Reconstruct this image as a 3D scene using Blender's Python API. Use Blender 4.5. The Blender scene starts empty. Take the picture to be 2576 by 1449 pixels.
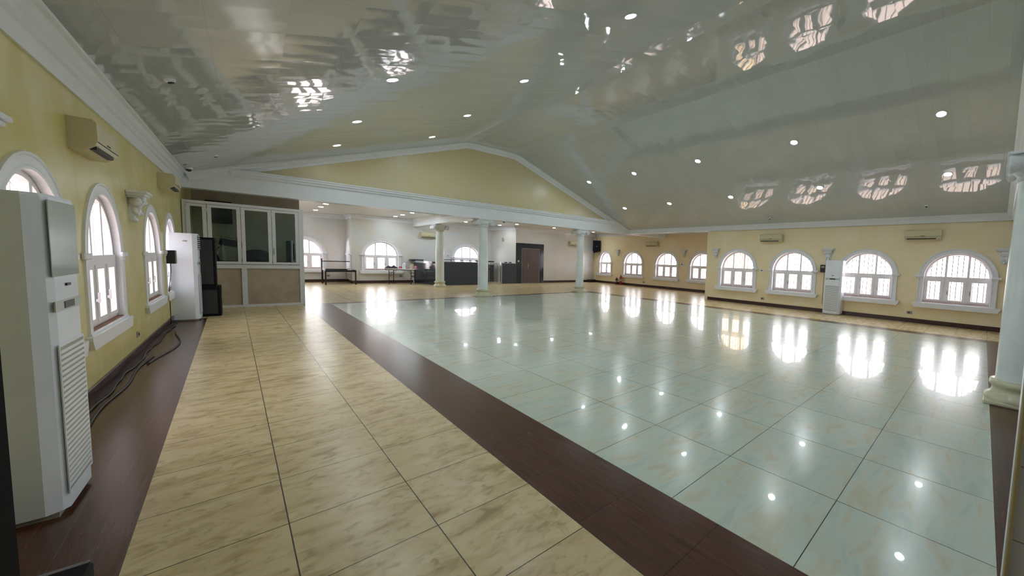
import bpy, math, random
from mathutils import Vector, Matrix
SC = bpy.context.scene
COL = SC.collection
# ------------------------------------------------------------------ camera
H = 1.582
YAW, PITCH, ROLL = math.radians(45.459), -0.0720418567, 0.0346211520
F_PX, CX = 942.04, 1585.44
fw = Vector((math.sin(YAW)*math.cos(PITCH), math.cos(YAW)*math.cos(PITCH), math.sin(PITCH)))
rt = Vector((math.cos(YAW), -math.sin(YAW), 0)); up = rt.cross(fw)
r2 = rt*math.cos(ROLL) + up*math.sin(ROLL); u2 = -rt*math.sin(ROLL) + up*math.cos(ROLL)
cd = bpy.data.cameras.new('camera'); cam = bpy.data.objects.new('camera', cd); COL.objects.link(cam)
M = Matrix((r2, u2, -fw)).transposed().to_4x4(); M.translation = Vector((0, 0, H)); cam.matrix_world = M
cd.sensor_fit = 'HORIZONTAL'; cd.sensor_width = 36.0; cd.lens = 36.0*F_PX/2576.0
cd.shift_x = (1288.0-CX)/2576.0; cd.shift_y = 0.0; cd.clip_start = 0.02; cd.clip_end = 200
SC.camera = cam
# ------------------------------------------------------------------ sky, exposure
W = bpy.data.worlds.new('sky'); SC.world = W; W.use_nodes = True
bg = W.node_tree.nodes['Background']; bg.inputs[0].default_value = (1.0, 0.955, 0.965, 1); bg.inputs[1].default_value = 11.0
SC.view_settings.view_transform = 'Standard'; SC.view_settings.look = 'None'
SC.view_settings.exposure = 0.0; SC.view_settings.gamma = 1.0; SC.view_settings.use_curve_mapping = False
cy = SC.cycles
cy.use_denoising = True; cy.max_bounces = 8; cy.diffuse_bounces = 4; cy.adaptive_threshold = 0.015; cy.glossy_bounces = 4; cy.transparent_max_bounces = 12
cy.transmission_bounces = 4; cy.caustics_reflective = False; cy.caustics_refractive = False; cy.sample_clamp_indirect = 6.0
LAMP_COL = (0.84, 0.96, 1.0)
LAMP_STRENGTH = 250.0
rnd = random.Random(7)

# ------------------------------------------------------------------ materials
def newmat(name):
    m = bpy.data.materials.new(name); m.use_nodes = True
    nt = m.node_tree; b = nt.nodes['Principled BSDF']
    return m, nt, b
def N(nt, t, **kw):
    n = nt.nodes.new(t)
    for k, v in kw.items(): setattr(n, k, v)
    return n
def lk(nt, a, b): nt.links.new(a, b)
def objcoord(nt, scale=(1, 1, 1), rot=(0, 0, 0)):
    g = N(nt, 'ShaderNodeNewGeometry'); mp = N(nt, 'ShaderNodeMapping'); mp.vector_type = 'POINT'
    mp.inputs['Scale'].default_value = scale; mp.inputs['Rotation'].default_value = rot
    lk(nt, g.outputs['Position'], mp.inputs['Vector']); return mp.outputs['Vector']
def plain(name, col, rough=0.5, metal=0.0, var=0.04, nscale=6.0, spec=0.5, bump=0.0, bscale=60):
    m, nt, b = newmat(name)
    v = objcoord(nt)
    n = N(nt, 'ShaderNodeTexNoise'); n.inputs['Scale'].default_value = nscale; n.inputs['Detail'].default_value = 3
    lk(nt, v, n.inputs['Vector'])
    r = N(nt, 'ShaderNodeValToRGB'); lk(nt, n.outputs[0], r.inputs[0])
    r.color_ramp.elements[0].position = 0.3; r.color_ramp.elements[1].position = 0.7
    r.color_ramp.elements[0].color = tuple(max(0, c*(1-var)) for c in col)+(1,)
    r.color_ramp.elements[1].color = tuple(min(1, c*(1+var)) for c in col)+(1,)
    lk(nt, r.outputs[0], b.inputs['Base Color'])
    b.inputs['Roughness'].default_value = rough; b.inputs['Metallic'].default_value = metal
    b.inputs['Specular IOR Level'].default_value = spec
    if bump:
        n2 = N(nt, 'ShaderNodeTexNoise'); n2.inputs['Scale'].default_value = bscale; lk(nt, v, n2.inputs['Vector'])
        bp = N(nt, 'ShaderNodeBump'); bp.inputs['Strength'].default_value = bump; bp.inputs['Distance'].default_value = 0.01
        lk(nt, n2.outputs[0], bp.inputs['Height']); lk(nt, bp.outputs[0], b.inputs['Normal'])
    return m
def wall_paint(name, col, col2, rough=0.3, sc=1.3):
    m, nt, b = newmat(name); v = objcoord(nt)
    n = N(nt, 'ShaderNodeTexNoise'); n.inputs['Scale'].default_value = sc; n.inputs['Detail'].default_value = 5; n.inputs['Distortion'].default_value = 1.2
    lk(nt, v, n.inputs['Vector'])
    r = N(nt, 'ShaderNodeValToRGB'); lk(nt, n.outputs[0], r.inputs[0])
    r.color_ramp.elements[0].position = 0.36; r.color_ramp.elements[1].position = 0.66
    r.color_ramp.elements[0].color = col+(1,); r.color_ramp.elements[1].color = col2+(1,)
    lk(nt, r.outputs[0], b.inputs['Base Color']); b.inputs['Roughness'].default_value = rough
    n2 = N(nt, 'ShaderNodeTexNoise'); n2.inputs['Scale'].default_value = 2.5; n2.inputs['Detail'].default_value = 4; lk(nt, v, n2.inputs['Vector'])
    bp = N(nt, 'ShaderNodeBump'); bp.inputs['Strength'].default_value = 0.25; bp.inputs['Distance'].default_value = 0.02
    lk(nt, n2.outputs[0], bp.inputs['Height']); lk(nt, bp.outputs[0], b.inputs['Normal'])
    return m
def math_(nt, op, a, b=None, c=None):
    n = N(nt, 'ShaderNodeMath', operation=op)
    for i, x in enumerate((a, b, c)):
        if x is None: continue
        if isinstance(x, (int, float)): n.inputs[i].default_value = x
        else: lk(nt, x, n.inputs[i])
    return n.outputs[0]
TA = math.radians(1.35)                       # the tiles are laid 1.35 degrees off the walls
def tile_uv(nt):
    g = N(nt, 'ShaderNodeNewGeometry'); s = N(nt, 'ShaderNodeSeparateXYZ'); lk(nt, g.outputs['Position'], s.inputs[0])
    X, Y = s.outputs[0], s.outputs[1]; c, sn = math.cos(TA), math.sin(TA)
    U = math_(nt, 'ADD', math_(nt, 'MULTIPLY', X, c), math_(nt, 'MULTIPLY', Y, sn))
    V = math_(nt, 'ADD', math_(nt, 'MULTIPLY', X, -sn), math_(nt, 'MULTIPLY', Y, c))
    return U, V
LAST = [None]
def grid(nt, U, V, u0, v0, su, sv, gw):
    """grout mask, cell id vector, cell-local coords"""
    a = math_(nt, 'DIVIDE', math_(nt, 'SUBTRACT', U, u0), su); b = math_(nt, 'DIVIDE', math_(nt, 'SUBTRACT', V, v0), sv)
    fa, fb = math_(nt, 'FLOOR', a), math_(nt, 'FLOOR', b)
    la, lb = math_(nt, 'SUBTRACT', a, fa), math_(nt, 'SUBTRACT', b, fb)
    da = math_(nt, 'MULTIPLY', math_(nt, 'MINIMUM', la, math_(nt, 'SUBTRACT', 1.0, la)), su)
    db = math_(nt, 'MULTIPLY', math_(nt, 'MINIMUM', lb, math_(nt, 'SUBTRACT', 1.0, lb)), sv)
    g = math_(nt, 'LESS_THAN', math_(nt, 'MINIMUM', da, db), gw/2)
    cb = N(nt, 'ShaderNodeCombineXYZ'); lk(nt, fa, cb.inputs[0]); lk(nt, fb, cb.inputs[1])
    wn = N(nt, 'ShaderNodeTexWhiteNoise', noise_dimensions='2D'); lk(nt, cb.outputs[0], wn.inputs['Vector'])
    LAST[0] = (la, lb)
    return g, wn.outputs['Value'], wn.outputs['Color']
def cell_noise(nt, U, V, cid_col, scale, su=1, sv=1, detail=4, dist=0.0, off=20):
    cb = N(nt, 'ShaderNodeCombineXYZ'); lk(nt, math_(nt, 'MULTIPLY', U, su), cb.inputs[0]); lk(nt, math_(nt, 'MULTIPLY', V, sv), cb.inputs[1])
    vm = N(nt, 'ShaderNodeVectorMath', operation='MULTIPLY_ADD'); lk(nt, cid_col, vm.inputs[0]); vm.inputs[1].default_value = (off, off, off)
    lk(nt, cb.outputs[0], vm.inputs[2])
    n = N(nt, 'ShaderNodeTexNoise'); n.inputs['Scale'].default_value = scale; n.inputs['Detail'].default_value = detail; n.inputs['Distortion'].default_value = dist
    lk(nt, vm.outputs[0], n.inputs['Vector']); return n.outputs[0]
def ramp(nt, fac, stops):
    r = N(nt, 'ShaderNodeValToRGB'); lk(nt, fac, r.inputs[0]); e = r.color_ramp.elements
    c4 = lambda c: tuple(c)+(1,) if len(c) == 3 else c
    e[0].position = stops[0][0]; e[0].color = c4(stops[0][1]); e[1].position = stops[-1][0]; e[1].color = c4(stops[-1][1])
    for p, c in stops[1:-1]: q = e.new(p); q.color = c4(c)
    return r.outputs[0]
def mixc(nt, fac, a, b, mode='MIX'):
    m = N(nt, 'ShaderNodeMix', data_type='RGBA', blend_type=mode)
    for s, x in ((m.inputs[0], fac), (m.inputs[6], a), (m.inputs[7], b)):
        if isinstance(x, (int, float)): s.default_value = x
        elif isinstance(x, tuple): s.default_value = x+(1,) if len(x) == 3 else x
        else: lk(nt, x, s)
    return m.outputs[2]
def floor_mats():
    # polished pale marble tiles, 80 cm
    m, nt, b = newmat('marble_tile'); U, V = tile_uv(nt)
    g, val, colr = grid(nt, U, V, 1.985, 0.6137, 0.7977, 0.7977, 0.0055)
    n1 = cell_noise(nt, U, V, colr, 2.6, 0.9, 2.8, 8, 0.9)
    n2 = cell_noise(nt, U, V, colr, 1.1, 1.0, 1.6, 3, 0.6, 31)
    c1 = ramp(nt, n1, [(0.30, (0.50, 0.60, 0.53)), (0.48, (0.62, 0.70, 0.61)), (0.58, (0.66, 0.66, 0.52)), (0.68, (0.61, 0.56, 0.39)), (0.78, (0.64, 0.66, 0.53))])
    c2 = mixc(nt, math_(nt, 'MULTIPLY', n2, 0.40), c1, (0.62, 0.73, 0.67))
    c3 = mixc(nt, math_(nt, 'ADD', 0.06, math_(nt, 'MULTIPLY', val, 0.12)), c2, (0.3, 0.33, 0.29))
    lk(nt, mixc(nt, g, c3, (0.035, 0.035, 0.028)), b.inputs['Base Color'])
    streak = cell_noise(nt, U, V, colr, 1.5, 0.8, 2.4, 2)
    rr = N(nt, 'ShaderNodeMapRange'); lk(nt, streak, rr.inputs[0]); rr.inputs[1].default_value = 0.35; rr.inputs[2].default_value = 0.65
    rr.inputs[3].default_value = 0.16; rr.inputs[4].default_value = 0.30; b.inputs['Coat Weight'].default_value = 0.55; b.inputs['Coat Roughness'].default_value = 0.025
    b.inputs['Roughness'].default_value = 0.21
    b.inputs['IOR'].default_value = 1.5; b.inputs['Specular IOR Level'].default_value = 0.32
    w = cell_noise(nt, U, V, colr, 2.0, 1, 1, 1)
    bp = N(nt, 'ShaderNodeBump'); bp.inputs['Strength'].default_value = 0.10; bp.inputs['Distance'].default_value = 0.02; lk(nt, w, bp.inputs['Height']); lk(nt, bp.outputs[0], b.inputs['Normal']); lk(nt, bp.outputs[0], b.inputs['Coat Normal'])
    # tan stone-look tiles, 60 cm
    t, nt, b = newmat('tan_tile'); U, V = tile_uv(nt)
    g, val, colr = grid(nt, U, V, 1.3832, 0.4125, 0.6, 0.6, 0.006)
    n1 = cell_noise(nt, U, V, colr, 4.2, 1.0, 2.1, 9, 0.7)
    n2 = cell_noise(nt, U, V, colr, 1.5, 1.0, 1.3, 3, 0.8, 13)
    c1 = ramp(nt, n1, [(0.26, (0.36, 0.25, 0.10)), (0.37, (0.52, 0.39, 0.19)), (0.50, (0.65, 0.51, 0.275)), (0.66, (0.71, 0.58, 0.34)), (0.8, (0.60, 0.46, 0.24))])
    c2 = mixc(nt, ramp(nt, n2, [(0.4, (0, 0, 0)), (0.7, (0.55, 0.55, 0.55))]), c1, (0.60, 0.44, 0.27))
    n3 = cell_noise(nt, U, V, colr, 11.0, 1.0, 1.6, 6, 0.8, 5)
    c2 = mixc(nt, ramp(nt, n3, [(0.30, (0.55, 0.55, 0.55)), (0.46, (0, 0, 0))]), c2, (0.30, 0.22, 0.11))
    lk(nt, mixc(nt, g, c2, (0.05, 0.045, 0.03)), b.inputs['Base Color'])
    rr = N(nt, 'ShaderNodeMapRange'); lk(nt, n1, rr.inputs[0]); rr.inputs[3].default_value = 0.18; rr.inputs[4].default_value = 0.34
    b.inputs['Roughness'].default_value = 0.27
    bp = N(nt, 'ShaderNodeBump'); bp.inputs['Strength'].default_value = 0.12; bp.inputs['Distance'].default_value = 0.01; lk(nt, n1, bp.inputs['Height']); lk(nt, bp.outputs[0], b.inputs['Normal'])
    # dark wood-look tiles, planks printed along V
    def wood(name, swap, off):
        wd, nt, b = newmat(name); U, V = tile_uv(nt)
        if swap: U, V = V, U
        g, val, colr = grid(nt, U, V, off[0], off[1], 20.0, 0.6, 0.004)
        gp, pv, pc = grid(nt, U, V, off[0], off[1], 0.12, 1.2, 0.0022)
        n1 = cell_noise(nt, U, V, pc, 5.0, 9.0, 0.7, 5, 0.4)
        c1 = ramp(nt, n1, [(0.3, (0.050, 0.0145, 0.0065)), (0.6, (0.100, 0.031, 0.015)), (0.8, (0.072, 0.022, 0.011))])
        c2 = mixc(nt, math_(nt, 'MULTIPLY', pv, 0.45), c1, (0.075, 0.032, 0.019))
        c3 = mixc(nt, math_(nt, 'MULTIPLY', gp, 0.45), c2, (0.20, 0.09, 0.05))
        lk(nt, mixc(nt, g, c3, (0.02, 0.008, 0.005)), b.inputs['Base Color'])
        b.inputs['Roughness'].default_value = 0.24
        bp = N(nt, 'ShaderNodeBump'); bp.inputs['Strength'].default_value = 0.15; bp.inputs['Distance'].default_value = 0.004; lk(nt, n1, bp.inputs['Height']); lk(nt, bp.outputs[0], b.inputs['Normal'])
        return wd
    return [m, t, wood('wood_tile', False, (1.385, 0.46)), wood('wood_tile_cross', True, (-0.17, 1.39))]
def ceiling_mat(name, su=0.56, sv=0.27, col=(0.52, 0.56, 0.58), wav=0.5, rough=0.03):
    m, nt, b = newmat(name)
    g = N(nt, 'ShaderNodeNewGeometry'); s = N(nt, 'ShaderNodeSeparateXYZ'); lk(nt, g.outputs['Position'], s.inputs[0])
    U, V = s.outputs[0], s.outputs[1]
    gm, val, colr = grid(nt, U, V, 0.33, 0.14, su, sv, 0.004)
    c = mixc(nt, val, tuple(x*0.97 for x in col), tuple(min(1, x*1.02) for x in col))
    n0 = cell_noise(nt, U, V, colr, 1.0, 0.5, 0.5, 2, 0, 3)
    c = mixc(nt, math_(nt, 'MULTIPLY', n0, 0.18), c, (0.52, 0.50, 0.36))
    c = mixc(nt, math_(nt, 'MULTIPLY', gm, 0.20), c, (0.12, 0.12, 0.10))
    lk(nt, c, b.inputs['Base Color']); b.inputs['Roughness'].default_value = rough
    b.inputs['IOR'].default_value = 1.55; b.inputs['Specular IOR Level'].default_value = 0.75; la, lb = LAST[0]
    # the thin PVC boards are buckled, each in its own way
    w = cell_noise(nt, U, V, colr, 1.7, 1.0, 1.3, 1, 0.2, 9)
    w2 = cell_noise(nt, U, V, colr, 0.9, 1.0, 1.0, 0, 0, 17)
    sep = N(nt, 'ShaderNodeSeparateColor'); lk(nt, colr, sep.inputs[0])
    tx = math_(nt, 'MULTIPLY', math_(nt, 'SUBTRACT', sep.outputs[0], 0.5), 0.018)
    ty = math_(nt, 'MULTIPLY', math_(nt, 'SUBTRACT', sep.outputs[1], 0.5), 0.018)
    h = math_(nt, 'ADD', math_(nt, 'MULTIPLY', w, 0.010), math_(nt, 'MULTIPLY', w2, 0.012))
    cv = math_(nt, 'MULTIPLY', math_(nt, 'POWER', math_(nt, 'SUBTRACT', lb, 0.5), 2.0), math_(nt, 'MULTIPLY', math_(nt, 'SUBTRACT', sep.outputs[2], 0.15), 0.014*(sv/0.27)))
    h = math_(nt, 'ADD', h, cv)
    h = math_(nt, 'ADD', h, math_(nt, 'ADD', math_(nt, 'MULTIPLY', U, tx), math_(nt, 'MULTIPLY', V, ty)))
    bp = N(nt, 'ShaderNodeBump'); bp.inputs['Strength'].default_value = wav; bp.inputs['Distance'].default_value = 1.0; lk(nt, h, bp.inputs['Height']); lk(nt, bp.outputs[0], b.inputs['Normal'])
    return m
def emis(name, col, st):
    m, nt, b = newmat(name); b.inputs['Base Color'].default_value = (0.8, 0.8, 0.8, 1)
    b.inputs['Emission Color'].default_value = col+(1,); b.inputs['Emission Strength'].default_value = st; return m
def glass(name, tint=(1, 1, 1), ior=1.45):
    m = bpy.data.materials.new(name); m.use_nodes = True; nt = m.node_tree; nt.nodes.clear()
    o = N(nt, 'ShaderNodeOutputMaterial'); t = N(nt, 'ShaderNodeBsdfTransparent'); t.inputs[0].default_value = tint+(1,)
    g = N(nt, 'ShaderNodeBsdfGlossy'); g.inputs['Roughness'].default_value = 0.01
    f = N(nt, 'ShaderNodeFresnel'); ge = N(nt, 'ShaderNodeNewGeometry')
    mi = N(nt, 'ShaderNodeMix', data_type='FLOAT'); lk(nt, ge.outputs['Backfacing'], mi.inputs[0]); mi.inputs[2].default_value = ior; mi.inputs[3].default_value = 1/ior; lk(nt, mi.outputs[0], f.inputs[0])
    f_ = f; mx = N(nt, 'ShaderNodeMixShader')
    lk(nt, f.outputs[0], mx.inputs[0]); lk(nt, t.outputs[0], mx.inputs[1]); lk(nt, g.outputs[0], mx.inputs[2]); lk(nt, mx.outputs[0], o.inputs[0]); return m
def tile_wall(name):
    m, nt, b = newmat(name); g = N(nt, 'ShaderNodeNewGeometry'); s = N(nt, 'ShaderNodeSeparateXYZ'); lk(nt, g.outputs['Position'], s.inputs[0])
    gm, val, colr = grid(nt, s.outputs[1], s.outputs[2], -0.085, 0.28, 0.3, 0.29, 0.004)
    lk(nt, mixc(nt, gm, (0.72, 0.74, 0.92), (0.25, 0.24, 0.26)), b.inputs['Base Color']); b.inputs['Roughness'].default_value = 0.3; return m
MT = dict(
    yellow=wall_paint('yellow_wall_paint', (0.86, 0.71, 0.44), (0.88, 0.76, 0.54)),
    yellow_left=wall_paint('dimmed_yellow_wall_paint', (0.62, 0.53, 0.15), (0.74, 0.65, 0.33)),  # mottled yellow paint with the left wall's dimness put into the colour
    gable=wall_paint('gable_wall_paint', (0.68, 0.58, 0.33), (0.68, 0.61, 0.41), 0.33, 0.5),
    cream=wall_paint('cream_wall_paint', (0.68, 0.63, 0.58), (0.66, 0.67, 0.67), 0.25, 0.9),
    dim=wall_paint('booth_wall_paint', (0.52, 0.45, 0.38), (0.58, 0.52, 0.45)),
    white=plain('white_plaster', (0.80, 0.83, 0.87), 0.4, var=0.02),
    trim=plain('white_moulding', (0.82, 0.82, 0.86), 0.35, var=0.02),
    alu=plain('white_aluminium', (0.72, 0.71, 0.72), 0.3, var=0.02),
    board=plain('beige_board', (0.42, 0.34, 0.25), 0.55, var=0.12, nscale=4),
    skirt=plain('dark_red_skirting', (0.055, 0.022, 0.022), 0.25, var=0.2),
    shaft=plain('column_white_paint', (0.78, 0.83, 0.83), 0.25, var=0.05, nscale=3),
    base=plain('column_cream_paint', (0.62, 0.60, 0.42), 0.22, var=0.08, nscale=5),
    stucco=plain('white_stucco', (0.76, 0.78, 0.80), 0.4, var=0.06, nscale=20, bump=0.5, bscale=30),
    ac=plain('cream_plastic', (0.62, 0.56, 0.36), 0.35, var=0.03),
    acw=plain('white_plastic', (0.80, 0.84, 0.92), 0.3, var=0.02),
    acg=plain('grey_green_plastic', (0.50, 0.56, 0.52), 0.3, var=0.02),
    dark=plain('black_plastic', (0.012, 0.012, 0.014), 0.4, var=0.1),
    slot=plain('dark_slot', (0.03, 0.03, 0.03), 0.6),
    black=plain('black_speaker_cloth', (0.006, 0.006, 0.009), 0.7, var=0.2, nscale=60, spec=0.2),
    metal=plain('black_steel', (0.02, 0.02, 0.022), 0.35, 0.4),
    chrome=plain('brushed_steel', (0.55, 0.55, 0.56), 0.25, 0.9),
    granite=plain('dark_blue_granite', (0.030, 0.038, 0.052), 0.12, var=0.35, nscale=90, spec=0.6),
    gpanel=plain('slate_grey_panel', (0.048, 0.055, 0.078), 0.45, var=0.12, nscale=50),
    top=plain('grey_stone_top', (0.40, 0.40, 0.44), 0.12, var=0.05),
    doorw=plain('brown_wood_door', (0.12, 0.088, 0.085), 0.35, var=0.12, nscale=14),
    doorf=plain('taupe_door_frame', (0.20, 0.15, 0.14), 0.4),
    brass=plain('brass', (0.55, 0.33, 0.14), 0.3, 0.8),
    red=plain('red_enamel', (0.45, 0.015, 0.02), 0.3), maroon=plain('maroon_enamel', (0.09, 0.01, 0.012), 0.3),
    pink=plain('pink_plastic', (0.75, 0.25, 0.42), 0.4), beige=plain('beige_plastic', (0.62, 0.58, 0.42), 0.4),
    ttop=plain('white_laminate', (0.7, 0.68, 0.68), 0.3), cloth=plain('charcoal_fabric', (0.035, 0.032, 0.04), 0.8, var=0.2, nscale=30),
    clear=plain('pale_bottle_plastic', (0.75, 0.80, 0.85), 0.15), brick=plain('brown_sill_brick', (0.30, 0.14, 0.09), 0.7, var=0.25, nscale=12),
    acgl=plain('glossy_pale_green_plastic', (0.42, 0.50, 0.47), 0.12, var=0.02),
    socket=plain('socket_grey', (0.35, 0.33, 0.28), 0.4), lavender=plain('window_white_frame', (0.88, 0.84, 0.88), 0.35, var=0.03),
    bars=plain('grey_steel_bar', (0.20, 0.17, 0.20), 0.5), trimcream=plain('cream_corner_trim', (0.55, 0.48, 0.29), 0.35),
    ground=plain('pale_pink_yard_concrete', (0.62, 0.50, 0.46), 0.8, var=0.08, nscale=0.6),
    screen=plain('dark_screen', (0.006, 0.012, 0.014), 0.15), stain=plain('grey_chip', (0.2, 0.2, 0.18), 0.8),
    doorblack=plain('black_door_paint', (0.004, 0.004, 0.006), 0.6, spec=0.08),
)
MT['ceil'] = ceiling_mat('pvc_ceiling')
MT['ceil_low'] = ceiling_mat('pvc_ceiling_low', 3.0, 0.10, (0.80, 0.78, 0.76), 0.1, 0.2)
MT['lamp'] = emis('lamp_diffuser', LAMP_COL, LAMP_STRENGTH)
MT['pane'] = glass('window_glass', (0.95, 0.96, 0.97)); MT['tint'] = glass('tinted_glass', (0.80, 0.88, 0.87), 1.5)
MT['tilew'] = tile_wall('grey_wall_tile')
FL = floor_mats()

# ------------------------------------------------------------------ mesh builder
class MB:
    def __init__(s): s.v = []; s.f = []; s.m = []; s.sm = []
    def add(s, vs, fs, mi=0, smooth=False, T=None):
        o = len(s.v)
        s.v += [tuple(T @ Vector(p)) if T is not None else tuple(p) for p in vs]
        s.f += [tuple(i+o for i in f) for f in fs]; s.m += [mi]*len(fs); s.sm += [smooth]*len(fs); return s
    def box(s, x0, y0, z0, x1, y1, z1, mi=0, T=None, bev=0.0):
        if bev <= 0:
            vs = [(x, y, z) for x in (x0, x1) for y in (y0, y1) for z in (z0, z1)]
            fs = [(0, 1, 3, 2), (4, 6, 7, 5), (0, 4, 5, 1), (2, 3, 7, 6), (0, 2, 6, 4), (1, 5, 7, 3)]
            return s.add(vs, fs, mi, False, T)
        b = bev; P = [(x0+b, y0), (x1-b, y0), (x1, y0+b), (x1, y1-b), (x1-b, y1), (x0+b, y1), (x0, y1-b), (x0, y0+b)]
        Q = [(x0+b, y0+b*.6), (x1-b, y0+b*.6), (x1-b*.6, y0+b), (x1-b*.6, y1-b), (x1-b, y1-b*.6), (x0+b, y1-b*.6), (x0+b*.6, y1-b), (x0+b*.6, y0+b)]
        L = [[(x, y, z0) for x, y in Q], [(x, y, z0+b) for x, y in P], [(x, y, z1-b) for x, y in P], [(x, y, z1) for x, y in Q]]
        vs = sum(L, []); fs = [tuple(range(7, -1, -1)), tuple(range(24, 32))]
        for k in range(3):
            for i in range(8): j = (i+1) % 8; fs.append((k*8+i, k*8+j, k*8+8+j, k*8+8+i))
        return s.add(vs, fs, mi, False, T)
    def ring(s, x0, z0, x1, z1, tx, tz, y0, y1, mi=0):
        """a mitred rectangular frame in the xz plane"""
        o = [(x0, z0), (x1, z0), (x1, z1), (x0, z1)]; i = [(x0+tx, z0+tz), (x1-tx, z0+tz), (x1-tx, z1-tz), (x0+tx, z1-tz)]
        vs = [(x, y, z) for y in (y0, y1) for x, z in o+i]; fs = []
        for k in range(4):
            j = (k+1) % 4; fs += [(k, j, j+4, k+4), (8+k, k+12, j+12, 8+j), (k, 8+k, 8+j, j), (k+4, j+4, j+12, k+12)]
        return s.add(vs, fs, mi)
    def lathe(s, prof, n=24, mi=0, T=None, smooth=True, cap=True):
        vs = []; fs = []
        for r, z in prof:
            for i in range(n): a = 2*math.pi*i/n; vs.append((r*math.cos(a), r*math.sin(a), z))
        for k in range(len(prof)-1):
            for i in range(n): j = (i+1) % n; fs.append((k*n+i, k*n+j, (k+1)*n+j, (k+1)*n+i))
        s.add(vs, fs, mi, smooth, T)
        if cap:
            s.add([vs[i] for i in range(n)], [tuple(range(n-1, -1, -1))], mi, False, T)
            s.add([vs[(len(prof)-1)*n+i] for i in range(n)], [tuple(range(n))], mi, False, T)
        return s
    def tube(s, pts, r, n=8, mi=0, T=None, closed=False):
        pts = [Vector(p) for p in pts]; vs = []; fs = []; K = len(pts)
        for k, p in enumerate(pts):
            d = (pts[min(k+1, K-1)]-pts[max(k-1, 0)]).normalized()
            a = Vector((0, 0, 1)) if abs(d.z) < 0.9 else Vector((1, 0, 0)); e = d.cross(a).normalized(); g = d.cross(e)
            for i in range(n): t = 2*math.pi*i/n; q = p+e*(r*math.cos(t))+g*(r*math.sin(t)); vs.append(tuple(q))
        for k in range(K-1):
            for i in range(n): j = (i+1) % n; fs.append((k*n+i, k*n+j, (k+1)*n+j, (k+1)*n+i))
        fs.append(tuple(range(n-1, -1, -1))); fs.append(tuple((K-1)*n+i for i in range(n)))
        return s.add(vs, fs, mi, True, T)
    def prism(s, poly, y0, y1, mi=0, T=None):
        """poly in (x,z), extruded along y"""
        n = len(poly); vs = [(x, y0, z) for x, z in poly]+[(x, y1, z) for x, z in poly]
        fs = [tuple(range(n)), tuple(range(2*n-1, n-1, -1))]+[(i, i+n, (i+1) % n+n, (i+1) % n) for i in range(n)]
        return s.add(vs, fs, mi, False, T)
    def sweep(s, path, prof, mi=0, T=None, smooth=False):
        """path: list of (origin, outdir) 3-vectors, prof: list of (out, lift); lift along liftdir given per path item[2]"""
        vs = []; fs = []; n = len(prof)
        for o, a, b in path:
            o, a, b = Vector(o), Vector(a), Vector(b)
            for p, q in prof: vs.append(tuple(o+a*p+b*q))
        for k in range(len(path)-1):
            for i in range(n): j = (i+1) % n; fs.append((k*n+i, k*n+j, (k+1)*n+j, (k+1)*n+i))
        fs.append(tuple(range(n-1, -1, -1))); fs.append(tuple((len(path)-1)*n+i for i in range(n)))
        return s.add(vs, fs, mi, smooth, T)
    def build(s, name, mats, parent=None, T=None):
        me = bpy.data.meshes.new(name); me.from_pydata(s.v, [], s.f); me.update()
        mats = mats if isinstance(mats, (list, tuple)) else [mats]
        for m in mats: me.materials.append(MT[m] if isinstance(m, str) else m)
        me.polygons.foreach_set('material_index', s.m); me.polygons.foreach_set('use_smooth', s.sm); me.update()
        o = bpy.data.objects.new(name, me); COL.objects.link(o)
        if parent is not None: o.parent = parent
        if T is not None: o.matrix_world = T
        return o
def B(*a, **k): return MB().box(*a, **k)
def tag(o, label, cat, group=None):
    o['label'] = label; o['category'] = cat
    if group: o['group'] = group
    return o
def thing(name, label=None, cat=None, loc=(0, 0, 0), rz=0.0, group=None, kind=None):
    o = bpy.data.objects.new(name, None); o.empty_display_size = 0.1; COL.objects.link(o); o.location = loc; o.rotation_euler = (0, 0, rz)
    if label: o['label'] = label
    if cat: o['category'] = cat
    if group: o['group'] = group
    if kind: o['kind'] = kind
    return o
def struct(o, label=None):
    o['kind'] = 'structure'
    if label: o['label'] = label
    return o
KIDS = {}
def kids(o): return [c for c in bpy.data.objects if c.parent == o]
def dup(o, loc, rz=None, label=None):
    c = o.copy(); COL.objects.link(c); c.location = loc
    if rz is not None: c.rotation_euler = (0, 0, rz)
    if label: c['label'] = label
    def rec(src, dst):
        for k in kids(src):
            d = k.copy(); COL.objects.link(d); d.parent = dst; rec(k, d)
    rec(o, c); return c
V3 = Vector
ZB, YG, XL, XR, XC, YF, YB = 3.0, 14.25, -1.16, 14.2, 17.3, 20.75, 22.7
# ================================================================== FLOOR
def fl_quad(mb, u0, v0, u1, v1, mi):
    c, s = math.cos(TA), math.sin(TA)
    def w(u, v): return (u*c-v*s, u*s+v*c, 0.0)
    mb.add([w(u0, v0), w(u1, v0), w(u1, v1), w(u0, v1)], [(0, 1, 2, 3)], mi)
mb = MB()
for q in [(-0.418, -3.2, 1.385, -0.77, 1), (-0.418, -0.77, 1.385, 24.2, 1), (1.385, -3.2, 12.2, -0.77, 1), (1.385, -0.77, 1.985, 14.30, 2), (1.985, -0.77, 12.2, -0.17, 3),
          (1.985, -0.17, 11.75, 13.98, 0), (11.75, -0.17, 12.2, 14.30, 2), (1.985, 13.98, 11.75, 14.30, 3), (1.385, 14.30, 4.12, 24.2, 1), (4.12, 14.30, 12.2, 22.75, 1)]: fl_quad(mb, *q)
def tw(u, v): c, s = math.cos(TA), math.sin(TA); return (u*c-v*s, u*s+v*c, 0.0)
mb.add([(-1.28, -3.3, 0), tw(-0.418, -3.2), tw(-0.418, 12.4), (-1.28, tw(-0.418, 12.4)[1], 0)], [(0, 1, 2, 3)], 2)
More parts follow.
